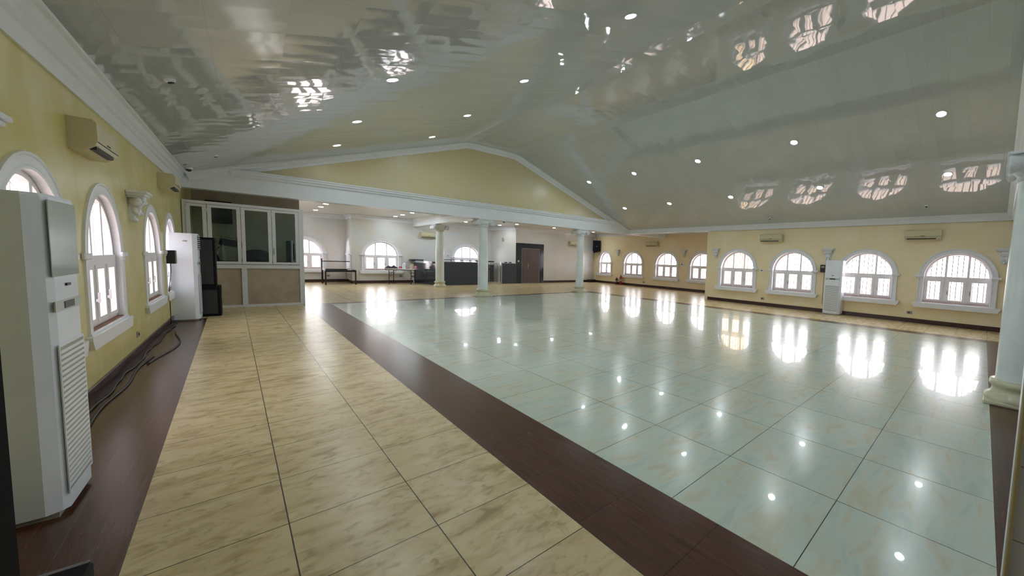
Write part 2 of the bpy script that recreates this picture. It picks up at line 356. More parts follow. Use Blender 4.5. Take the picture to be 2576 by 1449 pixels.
mb.add([(-1.28, tw(-0.418, 12.4)[1], 0), tw(-0.418, 12.4), tw(-0.418, 24.2), (-1.28, 24.2, 0)], [(0, 1, 2, 3)], 1)
mb.add([tw(12.2, -3.2), (14.42, -3.3, 0), (14.42, 9.2, 0), tw(12.2, 9.0)], [(0, 1, 2, 3)], 1)
mb.add([tw(12.2, 9.0), (14.42, 9.2, 0), (17.5, 9.2, 0), (17.5, 20.9, 0), (11.7, 20.9, 0)], [(0, 1, 2, 3, 4)], 1)
struct(mb.build('floor', FL))
struct(MB().add([(-40, -40, -0.15), (60, -40, -0.15), (60, 60, -0.15), (-40, 60, -0.15)], [(0, 1, 2, 3)]).build('ground', 'ground'))
# ================================================================== CEILING of the hall
ZR, ZEL, ZER, XE1, XE2, XA, XB_ = 5.70, 3.36, 3.20, -1.06, 14.1, 5.70, 7.60
def zc(x):
    if x < XA: return ZEL+(ZR-ZEL)*(x-XE1)/(XA-XE1)
    if x > XB_: return ZR+(ZER-ZR)*(x-XB_)/(XE2-XB_)
    return ZR
prof = [(XE1-0.3, zc(XE1)-0.10)] + [(XE1, ZEL), (XA-0.25, zc(XA-0.25)), (XA+0.12, ZR-0.01), (XB_-0.12, ZR-0.01), (XB_+0.25, zc(XB_+0.25)), (XE2, ZER), (XE2+0.3, ZER-0.10)]
mb = MB(); vs = []; fs = []
for x, z in prof: vs += [(x, -3.4, z), (x, 14.4, z)]
for i in range(len(prof)-1): fs.append((2*i, 2*i+1, 2*i+3, 2*i+2))
mb.add(vs, fs); struct(mb.build('ceiling', 'ceil'))
mb = MB()
mb.add([(-1.3, 14.5, 3.4), (XC+0.2, 14.5, 3.4), (XC+0.2, 24.4, 3.4), (-1.3, 24.4, 3.4)], [(0, 1, 2, 3)])
mb.add([(14.2, 9.0, 3.4), (XC+0.2, 9.0, 3.4), (XC+0.2, 14.5, 3.4), (14.2, 14.5, 3.4)], [(0, 1, 2, 3)])
struct(mb.build('ceiling', 'ceil_low'))

# ================================================================== WALLS WITH ARCHED WINDOWS
SPR, OPB = 1.42, 0.66         # springing height and bottom of the openings
def arch(c, w, rise, n=20):
    a = w/2
    return [(c-a*math.cos(math.pi*i/n), SPR+rise*math.sin(math.pi*i/n)) for i in range(n+1)]
def wall(name, O, u, nrm, L, ztop, wins, mat, depth=0.24):
    """O start point on the room face, u along, nrm towards the room. wins: (centre, width, rise)"""
    O, u, nrm = V3(O), V3(u), V3(nrm); P = lambda s, z, d=0.0: tuple(O+u*s+V3((0, 0, z))-nrm*d)
    mb = MB(); cur = 0.0
    def q(s0, z0, s1, z1):
        if s1-s0 < 1e-5 or z1-z0 < 1e-5: return
        for d in (0, depth): mb.add([P(s0, z0, d), P(s1, z0, d), P(s1, z1, d), P(s0, z1, d)], [(0, 1, 2, 3)])
    for c, w, rise in sorted(wins):
        q(cur, 0, c-w/2, ztop); q(c-w/2, 0, c+w/2, OPB); A = arch(c, w, rise)
        for (s0, z0), (s1, z1) in zip(A, A[1:]):
            for d in (0, depth): mb.add([P(s0, z0, d), P(s1, z1, d), P(s1, ztop, d), P(s0, ztop, d)], [(0, 1, 2, 3)])
        out = [(c-w/2, OPB)]+A+[(c+w/2, OPB)]
        for (s0, z0), (s1, z1) in zip(out, out[1:]+out[:1]):
            mb.add([P(s0, z0), P(s1, z1), P(s1, z1, depth), P(s0, z0, depth)], [(0, 1, 2, 3)], 1)
        cur = c+w/2
    q(cur, 0, L, ztop)
    return struct(mb.build(name, [mat, 'trim']))
WN = [0]
def window(O, u, nrm, c, w=1.48, rise=0.70, panes=3, sur=0.125, bars=True, pr=1.0, dy=0.0, dw=0.24, bmat='bars'):
    WN[0] += 1
    O, u, nrm = V3(O), V3(u), V3(nrm); org = O+u*c; R = Matrix((u, -nrm, V3((0, 0, 1)))).transposed().to_4x4(); R.translation = org
    # local frame: x along the wall, y into the wall (outwards), z up
    t = bpy.data.objects.new('window_%d' % WN[0], None); COL.objects.link(t); t.matrix_world = R; t['kind'] = 'structure'
    a = w/2; n = 24
    def surpath():
        p = [((a, 0, 0.60), (1, 0, 0), (0, -1, 0)), ((a, 0, SPR), (1, 0, 0), (0, -1, 0))]
        for i in range(1, n): th = math.pi*i/n; p.append(((a*math.cos(th), 0, SPR+rise*math.sin(th)), (math.cos(th), 0, math.sin(th)), (0, -1, 0)))
        p += [((-a, 0, SPR), (-1, 0, 0), (0, -1, 0)), ((-a, 0, 0.60), (-1, 0, 0), (0, -1, 0))]; return p
    k = sur
    MB().sweep(surpath(), [(-0.004, -0.04), (-0.004, 0.035*pr), (0.015, 0.045*pr), (0.035, 0.03*pr), (k*0.75, 0.03*pr), (k*0.85, 0.055*pr), (k, 0.05*pr), (k, -0.01)]).build('window_surround', 'trim', t)
    for sgn in (-1, 1):       # imposts
        m = MB(); x0, x1 = sorted((sgn*(a-0.007), sgn*(a+k+0.01)))
        m.box(x0, -0.06*pr, SPR-0.05, x1, 0, SPR-0.01); x0, x1 = sorted((sgn*(a-0.02), sgn*(a+k+0.07))); m.box(x0, -0.10*pr, SPR-0.01, x1, 0, SPR+0.05, bev=0.010)
        m.build('impost', 'trim', t)
    e = a+k+0.10
    m = MB(); m.prism([(-e, 0.60), (-e+0.06, 0.50), (e-0.06, 0.50), (e, 0.60), (e, 0.635), (-e, 0.635)], -0.13*pr, 0.0); m.box(-a-k-0.005, -0.07*pr, 0.632, a+k+0.005, 0.001, 0.66); m.build('window_sill', 'trim', t)
    MB().box(-a, 0.0, 0.655, a, 0.13+dy, 0.672).build('inner_sill', 'brick', t)
    # frame
    yf0, yf1 = 0.13+dy, 0.18+dy
    m = MB(); fp = [((x, 0, z), d, (0, 1, 0)) for (x, z), d in [((a, OPB), (-1, 0, 0)), ((a, SPR), (-1, 0, 0))]]
    for i in range(1, n): th = math.pi*i/n; fp.append(((a*math.cos(th), 0, SPR+rise*math.sin(th)), (-math.cos(th), 0, -math.sin(th)), (0, 1, 0)))
    fp += [((-a, 0, SPR), (1, 0, 0), (0, 1, 0)), ((-a, 0, OPB), (1, 0, 0), (0, 1, 0))]
    m.sweep(fp, [(0, yf0), (0.05, yf0), (0.05, yf1), (0, yf1)])
    m.box(-a+0.001, yf0+0.002, OPB, a-0.001, yf1-0.002, OPB+0.05); m.box(-a, yf0-0.01, SPR-0.085, a, yf1+0.003, SPR+0.02)
    cw = w/panes
    for i in range(1, panes):
        x = -a+cw*i; zt = SPR+rise*math.sqrt(max(0, 1-(x/a)**2)); m.box(x-0.028, yf0+0.003, SPR+0.02, x+0.028, yf1-0.003, zt-0.01); m.box(x-0.03, yf0+0.004, OPB+0.05, x+0.03, yf1-0.004, SPR-0.085)
    m.build('window_frame', 'lavender', t)
    # fanlight glass
    poly = [(-a+0.03, SPR+0.02)]+[(x*0.96, z-0.03) for x, z in arch(0, w, rise)[1:-1]]+[(a-0.03, SPR+0.02)]
    MB().prism(poly, 0.158+dy, 0.162+dy).build('fanlight_pane', 'pane', t)
    for i in range(panes):
        x0 = -a+cw*i+0.03; x1 = -a+cw*(i+1)-0.03; z0, z1 = OPB+0.05, SPR-0.085; st = 0.066 if w > 1.2 else 0.05
        m = MB(); m.ring(x0, z0, x1, z1, st, st*0.7, yf0-0.012, yf1-0.006)
        cs = m.build('casement', 'lavender', t)
        MB().box(x0+st, 0.150+dy, z0+st*0.7, x1-st, 0.154+dy, z1-st*0.7).build('pane', 'pane', cs)
        if i < panes-1 or panes == 1:
            h = MB(); hx = x1-st/2; h.box(hx-0.008, yf0-0.035, 0.94, hx+0.008, yf0-0.012, 0.97); h.box(hx-0.006, yf0-0.045, 0.93, hx+0.006, yf0-0.030, 1.04); h.build('handle', 'chrome', cs)
    if bars:
        m = MB(); nb = int(round(w/(0.12 if bmat == 'bars' else 0.085)))
        for i in range(nb+1):
            x = -a+0.03+(w-0.06)*i/nb; zt = SPR+(rise-0.05)*math.sqrt(max(0, 1-(x/a)**2)); m.box(x-0.009, 0.205+dy, OPB, x+0.009, 0.217+dy, zt)
        for z in (OPB+0.1, 1.30): m.box(-a, 0.203+dy, z-0.006, a, 0.215+dy, z+0.006)
        ap = [((x*0.93, 0.21+dy, SPR+(z-SPR)*0.90)) for x, z in arch(0, w, rise)]
        m.tube(ap, 0.010, 5)
        m.build('window_grille', bmat, t)
    # daylight portal in the opening: tells the renderer where the sky shows
    ld = bpy.data.lights.new('portal', 'AREA'); ld.shape = 'RECTANGLE'; ld.size = w; ld.size_y = rise+SPR-OPB; ld.cycles.is_portal = True
    lo = bpy.data.objects.new('portal', ld); COL.objects.link(lo)
    ctr = org+V3((0, 0, (OPB+SPR+rise)/2))-nrm*(dw+0.02)
    lo.matrix_world = Matrix.Translation(ctr) @ (-nrm).to_track_quat('Z', 'Y').to_matrix().to_4x4() if False else Matrix.Translation(ctr) @ nrm.to_track_quat('-Z', 'Y').to_matrix().to_4x4()
    return t
ST = (1.48, 0.70)
# left wall (room face x = XL)
lw = [5.28, 7.25, 10.22, 12.25]; rw = [0.89, 3.14, 5.53, 7.79]; cw_ = [(11.55, 1.58, 0.70, 3), (14.10, 1.58, 0.70, 3), (16.85, 1.58, 0.70, 3), (19.52, 1.12, 0.70, 2)]
wall('wall_left', (XL, -3.4, 0), (0, 1, 0), (1, 0, 0), 20.5, 3.5, [(c+3.4, 1.38, 0.70) for c in lw], 'yellow_left', 0.15)
wall('wall_right', (XR, -3.4, 0), (0, 1, 0), (-1, 0, 0), 12.55, 3.5, [(c+3.4,)+ST for c in rw], 'yellow')
wall('wall_recess', (XC, 9.0, 0), (0, 1, 0), (-1, 0, 0), 12.0, 3.5, [(c-9.0, w, r) for c, w, r, p in cw_], 'yellow')
for c in lw: window((XL, 0, 0), (0, 1, 0), (1, 0, 0), c, 1.38, pr=0.35, dy=-0.085, dw=0.15, bmat='alu')
for c in rw: window((XR, 0, 0), (0, 1, 0), (-1, 0, 0), c)
for c, w, r, p in cw_: window((XC, 0, 0), (0, 1, 0), (-1, 0, 0), c, w, r, p, 0.13)
struct(B(XR+0.0, 9.15, 0, XC+0.24, 9.3, 3.5).build('wall_recess_side', 'yellow'))
struct(B(XR+0.001, 9.12, 0, XR+0.24, 9.151, 3.5).build('wall_right_end', 'yellow'))
# far wall with the double door, partition beside the bar, back walls
struct(B(11.2, YF, 0, XC+0.02, YF+0.2, 3.5).build('wall_far', 'cream'))
P0, P1 = V3((10.55, YB, 0)), V3((11.2, YF, 0)); dv = (P1-P0).normalized(); pn = V3((-dv.y, dv.x, 0))
mb = MB(); mb.add([tuple(P0), tuple(P1), tuple(P1+V3((0.05, 0, 0))), tuple(P0+V3((0.3, 0, 0)))]+[tuple(p+V3((0, 0, 3.5))) for p in (P0, P1, P1+V3((0.05, 0, 0)), P0+V3((0.3, 0, 0)))], [(0, 1, 5, 4), (2, 3, 7, 6)])
struct(mb.build('wall_bar_side', 'cream'))
wall('wall_back', (3.5, YB, 0), (1, 0, 0), (0, -1, 0), 7.3, 3.5, [(4.76-3.5,)+ST, (9.09-3.5,)+ST], 'cream')
window((0, YB, 0), (1, 0, 0), (0, -1, 0), 4.76, bars=False); window((0, YB, 0), (1, 0, 0), (0, -1, 0), 9.09, bars=False)
wall('wall_back_left', (1.0, 24.1, 0), (1, 0, 0), (0, -1, 0), 2.6, 3.5, [(0.80,)+ST], 'cream')
window((0, 24.1, 0), (1, 0, 0), (0, -1, 0), 1.80, bars=False)
wall('wall_back_jog', (3.5, 24.2, 0), (0, -1, 0), (-1, 0, 0), 1.5, 3.5, [(0.80, 1.0, 0.70)], 'cream')
window((3.5, 24.2, 0), (0, -1, 0), (-1, 0, 0), 0.80, 1.0, 0.70, 2, 0.13, bars=False)
struct(B(XL-0.2, 16.9, 0, 1.2, 17.1, 3.5).build('wall_booth_back', 'dim'))
struct(B(1.0, 17.1, 0, 1.2, 24.2, 3.5).build('wall_booth_side', 'cream'))
struct(B(XL-0.2, -3.4, 0, XR+0.2, -3.2, 5.8).build('wall_near', 'white'))
# near gable above the opening the photographer stands in, and its beam
def gable(name, y0, y1, x0, x1, zb, mat):
    xs = [x for x in (XE1, XA-0.2, XA+0.12, XB_-0.12, XB_+0.2, XE2) if x0 < x < x1]
    top = [(x, zc(x)+0.05) for x in [x0]+xs+[x1]]
    poly = [(x0, zb)]+[(x1, zb)]+top[::-1]
    return struct(MB().prism(poly, y0, y1).build(name, mat))
gable('wall_gable_far', 14.27, 14.50, XL, XR, 3.45, 'gable')
gable('wall_gable_near', -0.40, -0.20, XL, XR, 3.35, 'yellow')
def beam(name, x0, y0, x1, y1, z0, z1, m='white'): return struct(B(x0, y0, z0, x1, y1, z1).build(name, m))
beam('trim_1', XL, YG, XC, 14.60, ZB, 3.47)               # tie beam under the far gable
beam('trim_2', 1.95, -0.40, XR, -0.10, ZB, 3.40)          # tie beam over the near opening
beam('trim_3', 6.22, 14.55, 6.48, YB, 3.02, 3.4)          # beam from the column back to the bar wall
beam('trim_4', XR-0.04, 9.1, XR+0.24, 14.3, ZB, 3.5)      # beam over the side recess
# mouldings
def cornice(name, p0, p1, nrm, z0, z1, d, mat='white'):
    nrm = V3(nrm); h = z1-z0
    pr = [(0, 0), (0.02, 0), (0.02, h*0.42), (d*0.35, h*0.47), (d*0.42, h*0.60), (d*0.62, h*0.66), (d*0.75, h*0.86), (d, h*0.9), (d, h), (0, h)]
    pa = [(V3(p)+V3((0, 0, z0)), nrm, (0, 0, 1)) for p in (p0, p1)]
    return struct(MB().sweep(pa, pr).build(name, mat))
cornice('trim_5', (XL, -3.3, 0), (XL, YG, 0), (1, 0, 0), ZB, ZEL+0.01, 0.12)
cornice('trim_6', (XR-0.04, -3.3, 0), (XR-0.04, YG, 0), (-1, 0, 0), ZB, ZER+0.05, 0.10)
def rake(name, y, sgn, x0=XE1, x1=XE2):
    mb = MB(); xs = [x0, XA-0.3, XA-0.05, XA+0.2, XB_-0.2, XB_+0.05, XB_+0.3, x1]
    pa = []
    for i, x in enumerate(xs):
        a = (zc(xs[min(i+1, 7)])-zc(xs[max(i-1, 0)]))/(xs[min(i+1, 7)]-xs[max(i-1, 0)]) if 0 < i < 7 else (zc(xs[1])-zc(xs[0]))/(xs[1]-xs[0]) if i == 0 else (zc(xs[7])-zc(xs[6]))/(xs[7]-xs[6])
        nn = V3((a, 0, -1)).normalized(); pa.append(((x, y, zc(x)+0.02), nn, (0, sgn, 0)))
    mb.sweep(pa, [(-0.03, 0), (-0.03, 0.19), (0.05, 0.19), (0.08, 0.14), (0.12, 0.12), (0.15, 0.06), (0.21, 0.04), (0.21, 0)])
    return struct(mb.build(name, 'white'))
rake('trim_7', 14.27, -1); rake('trim_8', -0.20, 1)
mb = MB(); mb.sweep([((-0.30, YG, 3.40), (0, 0, 1), (0, -1, 0)), ((13.5, YG, 3.40), (0, 0, 1), (0, -1, 0))], [(0, -0.02), (0, 0.02), (0.03, 0.06), (0.06, 0.065), (0.09, 0.11), (0.13, 0.115), (0.15, 0.14), (0.18, 0.14), (0.18, -0.02)])
struct(mb.build('trim_9', 'white'))
for i, (a, b, n) in enumerate([((3.5, YB), (10.6, YB), (0, -1, 0)), ((1.2, 24.1), (3.5, 24.1), (0, -1, 0)), ((3.5, 24.2), (3.5, YB-0.1), (-1, 0, 0)), ((11.2, YF), (XC, YF), (0, -1, 0)),
                               ((XC, 9.3), (XC, YF), (-1, 0, 0)), ((6.22, 14.6), (6.22, YB), (-1, 0, 0)), ((6.48, YB), (6.48, 14.6), (1, 0, 0)), ((1.2, 14.6), (6.2, 14.6), (0, 1, 0)),
                               ((6.5, 14.6), (XC, 14.6), (0, 1, 0)), ((XR+0.24, 9.3), (XR+0.24, 14.25), (1, 0, 0)), ((XR+0.2, YG), (XC, YG), (0, -1, 0))]):
    cornice('trim_%d' % (10+i), a+(0,), b+(0,), n, 3.19, 3.40, 0.14, 'trim')
mb = MB(); mb.sweep([(tuple(P0+V3((0, 0, 3.19))), pn*-1 if pn.x > 0 else pn, (0, 0, 1)), (tuple(P1+V3((0, 0, 3.19))), pn*-1 if pn.x > 0 else pn, (0, 0, 1))], [(0, 0), (0.03, 0), (0.05, 0.1), (0.12, 0.14), (0.12, 0.21), (0, 0.21)])
struct(mb.build('trim_21', 'trim'))
# skirting boards
def base(name, p0, p1, nrm, h=0.13):
    nrm = V3(nrm); return struct(MB().sweep([(p0+(0,), nrm, (0, 0, 1)), (p1+(0,), nrm, (0, 0, 1))], [(0, 0), (0.018, 0), (0.018, h-0.008), (0.012, h), (0, h)]).build(name, 'skirt'))
base('baseboard_left', (XL, -3.2), (XL, 16.9), (1, 0, 0)); base('baseboard_right', (XR, -3.2), (XR, 9.15), (-1, 0, 0)); base('baseboard_recess', (XC, 9.3), (XC, YF), (-1, 0, 0), 0.14)
base('baseboard_far', (13.12, YF), (XC, YF), (0, -1, 0), 0.14); base('baseboard_back', (3.5, YB), (6.2, YB), (0, -1, 0), 0.14)
base('baseboard_back_left', (1.2, 24.1), (3.5, 24.1), (0, -1, 0), 0.14); base('baseboard_jog', (3.5, 24.1), (3.5, YB), (-1, 0, 0), 0.14)

# ================================================================== double door in the far wall
d = thing('door_1', 'brown panelled double door of unequal leaves in a dark granite surround', None, (11.2, YF, 0), kind='structure')
m = MB(); m.box(0, -0.06, 0, 0.36, 0, 2.43); m.box(1.62, -0.06, 0, 1.90, 0, 2.43); m.box(0.36, -0.06, 2.14, 1.62, 0, 2.43); m.build('door_surround', 'granite', d)
m = MB(); m.box(0.361, -0.05, 0, 0.41, 0.0, 2.139); m.box(1.54, -0.05, 0, 1.619, 0, 2.139); m.box(0.41, -0.05, 2.09, 1.54, 0, 2.139); m.build('door_frame', 'doorf', d)
for x0, x1 in ((0.41, 0.74), (0.75, 1.54)):
    lf = MB().box(x0, -0.035, 0.01, x1, 0, 2.09).build('door_leaf', 'doorw', d)
    m = MB(); g = 0.06 if x1-x0 < 0.5 else 0.14
    for z0, z1 in ((0.28, 0.80), (0.90, 1.02), (1.10, 1.20), (1.28, 1.86)):
        m.box(x0+g, -0.047, z0, x1-g, -0.034, z1, bev=0.006)
        m.box(x0+g+0.03, -0.053, z0+0.03, x1-g-0.03, -0.046, z1-0.03)
    m.build('door_panel', 'doorw', lf)
    if x0 > 0.5:
        h = MB(); h.box(0.79, -0.05, 0.93, 0.83, -0.034, 1.20); h.tube([(0.81, -0.05, 1.06), (0.81, -0.09, 1.06), (0.93, -0.09, 1.06)], 0.010); h.build('door_handle', 'brass', lf)
# dark door leaf standing open beside the photographer
d2 = thing('door_2', 'black painted door leaf standing open at the left edge of the picture', None, (-0.42, 0.02, 0), kind='structure')
ang = math.atan2(-0.262+0.42, 1.04-0.02)
T = Matrix.Rotation(-ang, 4, 'Z')
MB().box(-0.045, 0, 0.01, 0.0, 1.03, 2.1, T=T).build('door_leaf', 'doorblack', d2)
MB().tube([(0.0, 0.94, 1.0), (0.03, 0.94, 1.0), (0.03, 0.84, 1.0)], 0.009, T=T).build('door_handle', 'chrome', d2)
# tiled pier at the right edge
p = struct(B(2.02, -3.2, 0, 2.30, -0.10, 3.4).build('wall_pier', ['tilew']))
struct(MB().lathe([(0.009, 0), (0.009, 3.0)], 12, T=Matrix.Translation((2.010, -0.100, 0))).build('trim_22', 'trimcream'))

# ================================================================== COLUMNS
def column(x, y, label, rz=0):
    t = thing('column', label, 'column', (x, y, 0), rz, 'white Ionic columns with cream bases')
    MB().box(-0.28, -0.28, 0, 0.28, 0.28, 0.045, bev=0.012).lathe([(0.275, 0.03), (0.285, 0.06), (0.275, 0.10), (0.235, 0.125), (0.215, 0.16), (0.215, 0.20), (0.238, 0.215), (0.245, 0.25), (0.235, 0.285), (0.195, 0.29)], 32).build('column_base', 'base', t)
    MB().lathe([(0.192, 0.285), (0.192, 0.8), (0.186, 1.6), (0.172, 2.4), (0.166, 2.70)], 32).build('shaft', 'shaft', t)
    c = MB(); c.lathe([(0.166, 2.68), (0.19, 2.69), (0.195, 2.715), (0.185, 2.73), (0.20, 2.76), (0.25, 2.81), (0.26, 2.84), (0.24, 2.88)], 32)
    c.box(-0.27, -0.25, 2.93, 0.27, 0.25, 2.965, bev=0.01); c.box(-0.30, -0.28, 2.965, 0.30, 0.28, 3.0, bev=0.008)
    c.box(-0.25, -0.235, 2.86, 0.25, 0.235, 2.94)
    cp = c.build('capital', 'stucco', t)
    for sx in (-1, 1):
        v = MB(); R = Matrix.Translation((sx*0.27, 0, 2.85)) @ Matrix.Rotation(math.pi/2, 4, 'X')
        v.lathe([(0.02, -0.27), (0.098, -0.265), (0.105, -0.24), (0.09, -0.20), (0.075, -0.05), (0.07, 0.0), (0.075, 0.05), (0.09, 0.20), (0.105, 0.24), (0.098, 0.265), (0.02, 0.27)], 24, T=R)
        for sy in (-1, 1):
            sp = [(sx*0.27+(0.085-0.075*k/30)*math.cos(sx*(math.pi/2-k*0.45))*1.0, sy*0.272, 2.85+(0.085-0.075*k/30)*math.sin(math.pi/2-k*0.45)) for k in range(31)]
            v.tube(sp, 0.009, 6)
        v.build('volute', 'stucco', cp)
    return t
column(6.40, 14.43, 'white Ionic column with cream base at the middle of the gable beam')
column(6.45, 19.35, 'white Ionic column with cream base standing right in front of the bar')
column(11.15, 14.43, 'white Ionic column with cream base between the double door and the hanging speaker')
column(6.52, -0.24, 'white Ionic column with chipped cream base close by, cut by the tiled pier')

# ================================================================== CEILING LIGHTS
def downlight(loc, slope, label, proto=[None]):
    if proto[0] is None:
        t = thing('ceiling_light', label, 'ceiling light', loc, 0, 'round recessed ceiling lights')
        MB().lathe([(0.075, -0.001), (0.095, -0.004), (0.098, 0.004), (0.075, 0.006)], 28, cap=False).build('light_rim', 'acw', t)
        MB().lathe([(0.0, -0.003), (0.078, -0.003), (0.078, 0.01)], 28, cap=False).build('diffuser', 'lamp', t)
        proto[0] = t
    else: t = dup(proto[0], loc, None, label)
    t.rotation_euler = (0, -math.atan(slope), 0)
    return t
gx = [1.65, 3.93, 6.73, 9.97, 12.08]; gy = [1.1, 4.05, 7.03, 9.82, 12.42]
sLn = ['low row of the left slope', 'high row of the left slope', 'row along the ceiling ridge', 'high row of the right slope', 'low row of the right slope']
dn = ['nearest the photographer', 'second from the photographer', 'third from the photographer', 'second from the far gable', 'beside the far gable']
for i, x in enumerate(gx):
    for j, y in enumerate(gy):
        if i < 2 and j == 0 or (i == 2 and j == 0): pass
        sl = 0 if i == 2 else ((ZR-ZEL)/(XA-XE1) if i < 2 else (ZER-ZR)/(XE2-XB_))
        downlight((x, y, zc(x)-0.006), sl, 'round light in the %s, %s' % (sLn[i], dn[j]))
bl = [(2.14, 19.0, 'nearest of three lights over the black metal stand'), (2.14, 20.45, 'middle of three lights over the black metal stand'), (2.14, 22.3, 'farthest of three lights over the black metal stand'),
      (5.16, 18.95, 'nearest of three lights before the bar wall, left of the beam'), (5.16, 20.45, 'middle of three lights before the bar wall, left of the beam'), (5.16, 21.7, 'farthest of three lights before the bar wall, left of the beam'),
      (10.25, 20.9, 'round light above the open bar gate'), (10.47, 19.3, 'round light in front of the bar gate, beside the double door'), (12.83, 19.2, 'round light between the double door and the far column'),
      (15.96, 19.3, 'round light in front of the hanging speaker'), (8.3, 20.9, 'round light above the bar counter, hidden behind the gable beam'), (8.3, 18.4, 'round light before the bar counter, behind the gable beam'),
      (7.4, 21.2, 'round light at the left end of the bar wall')]
for x, y, l in ((1.65, -1.85, 'low row of the left slope'), (3.93, -1.85, 'high row of the left slope')):
    downlight((x, y, zc(x)-0.006), (ZR-ZEL)/(XA-XE1), 'unseen round light added to the %s, behind the photographer' % l)  # unseen lamps added to brighten the tiled pier and the near foreground
for x, y, l in bl: downlight((x, y, 3.394), 0, l)
# small ceiling fittings
def detector(loc, slope, label):
    t = thing('smoke_detector', label, 'smoke detector', loc, 0, 'small round smoke detectors'); t.rotation_euler = (0, -math.atan(slope), 0)
    MB().lathe([(0.05, 0), (0.05, -0.02), (0.035, -0.035), (0.0, -0.038)], 20, cap=False).build('housing', 'acw', t)
    MB().lathe([(0.028, -0.034), (0.028, -0.046), (0.0, -0.048)], 14, cap=False).build('sensor', 'dark', t); return t
a1, a2 = (ZR-ZEL)/(XA-XE1), (ZER-ZR)/(XE2-XB_)
detector((-0.61, 7.08, zc(-0.61)), a1, 'smoke detector on the left slope above the near wall air conditioner')
detector((-0.48, 12.3, zc(-0.48)), a1, 'smoke detector on the left slope near the gable corner')
detector((13.49, 1.63, zc(13.49)), a2, 'smoke detector on the right slope over the nearest right window')
detector((13.70, 6.28, zc(13.70)), a2, 'smoke detector on the right slope over the AC between right windows')
def domecam(loc, label):
    t = thing('dome_camera', label, 'security camera', loc, 0, 'dome cameras')
    MB().lathe([(0.065, 0), (0.068, -0.03), (0.055, -0.045)], 20).build('housing', 'acw', t); MB().lathe([(0.05, -0.04), (0.042, -0.075), (0.02, -0.095), (0, -0.1)], 18, cap=False).build('dome', 'dark', t)
domecam((-0.95, 13.6, zc(-0.95)-0.0), 'small dome camera in the left corner where ceiling meets gable'); domecam((9.19, 18.3, 3.4), 'small dome camera on the low ceiling behind the middle column')

# ================================================================== SPLIT AIR CONDITIONERS
def split_ac(O, nrm, label, w=0.86, h=0.29, depth=0.20):
    n = V3(nrm); t = thing('wall_air_conditioner', label, 'air conditioner', O, math.atan2(n.x, -n.y), 'cream wall air conditioners')
    a = w/2
    m = MB(); m.sweep([((-a, 0, 0), (0, -1, 0), (0, 0, 1)), ((a, 0, 0), (0, -1, 0), (0, 0, 1))], [(0, 0), (depth*0.55, 0), (depth*0.92, 0.055), (depth, 0.10), (depth*0.98, h*0.9), (depth*0.85, h), (0, h)]); m.build('housing', 'ac', t)
    MB().box(-a+0.05, -depth*0.9, 0.015, a-0.12, -depth*0.62, 0.05).build('air_outlet', 'slot', t)
    MB().box(-a+0.06, -depth*0.96, 0.045, a-0.13, -depth*0.80, 0.057).build('louvre', 'ac', t)
    MB().box(-0.06, -depth-0.003, 0.105, 0.06, -depth+0.004, 0.118).build('badge', 'slot', t)
    MB().box(-a+0.01, -depth-0.002, 0.085, a-0.01, -depth+0.01, 0.090).build('panel_seam', 'slot', t)
split_ac((XL, 6.60, 2.45), (1, 0, 0), 'cream wall air conditioner high on the left wall above two near windows', 0.80, 0.29, 0.17)
split_ac((XL, 11.45, 2.62), (1, 0, 0), 'cream wall air conditioner high on the left wall near the glazed booth', 0.80, 0.28, 0.22)
split_ac((XR, 6.36, 2.50), (-1, 0, 0), 'cream wall air conditioner over the right wall between third and fourth windows')
split_ac((XR, 1.72, 2.51), (-1, 0, 0), 'cream wall air conditioner over the near end of the right wall')
split_ac((XC, 15.18, 2.50), (-1, 0, 0), 'cream wall air conditioner in the side recess above two windows', 0.95)
split_ac((15.50, YF, 2.48), (0, -1, 0), 'cream wall air conditioner on the far cream wall behind a column', 0.85)
split_ac((6.97, YB, 2.47), (0, -1, 0), 'cream wall air conditioner on the wall above the bar', 0.82)

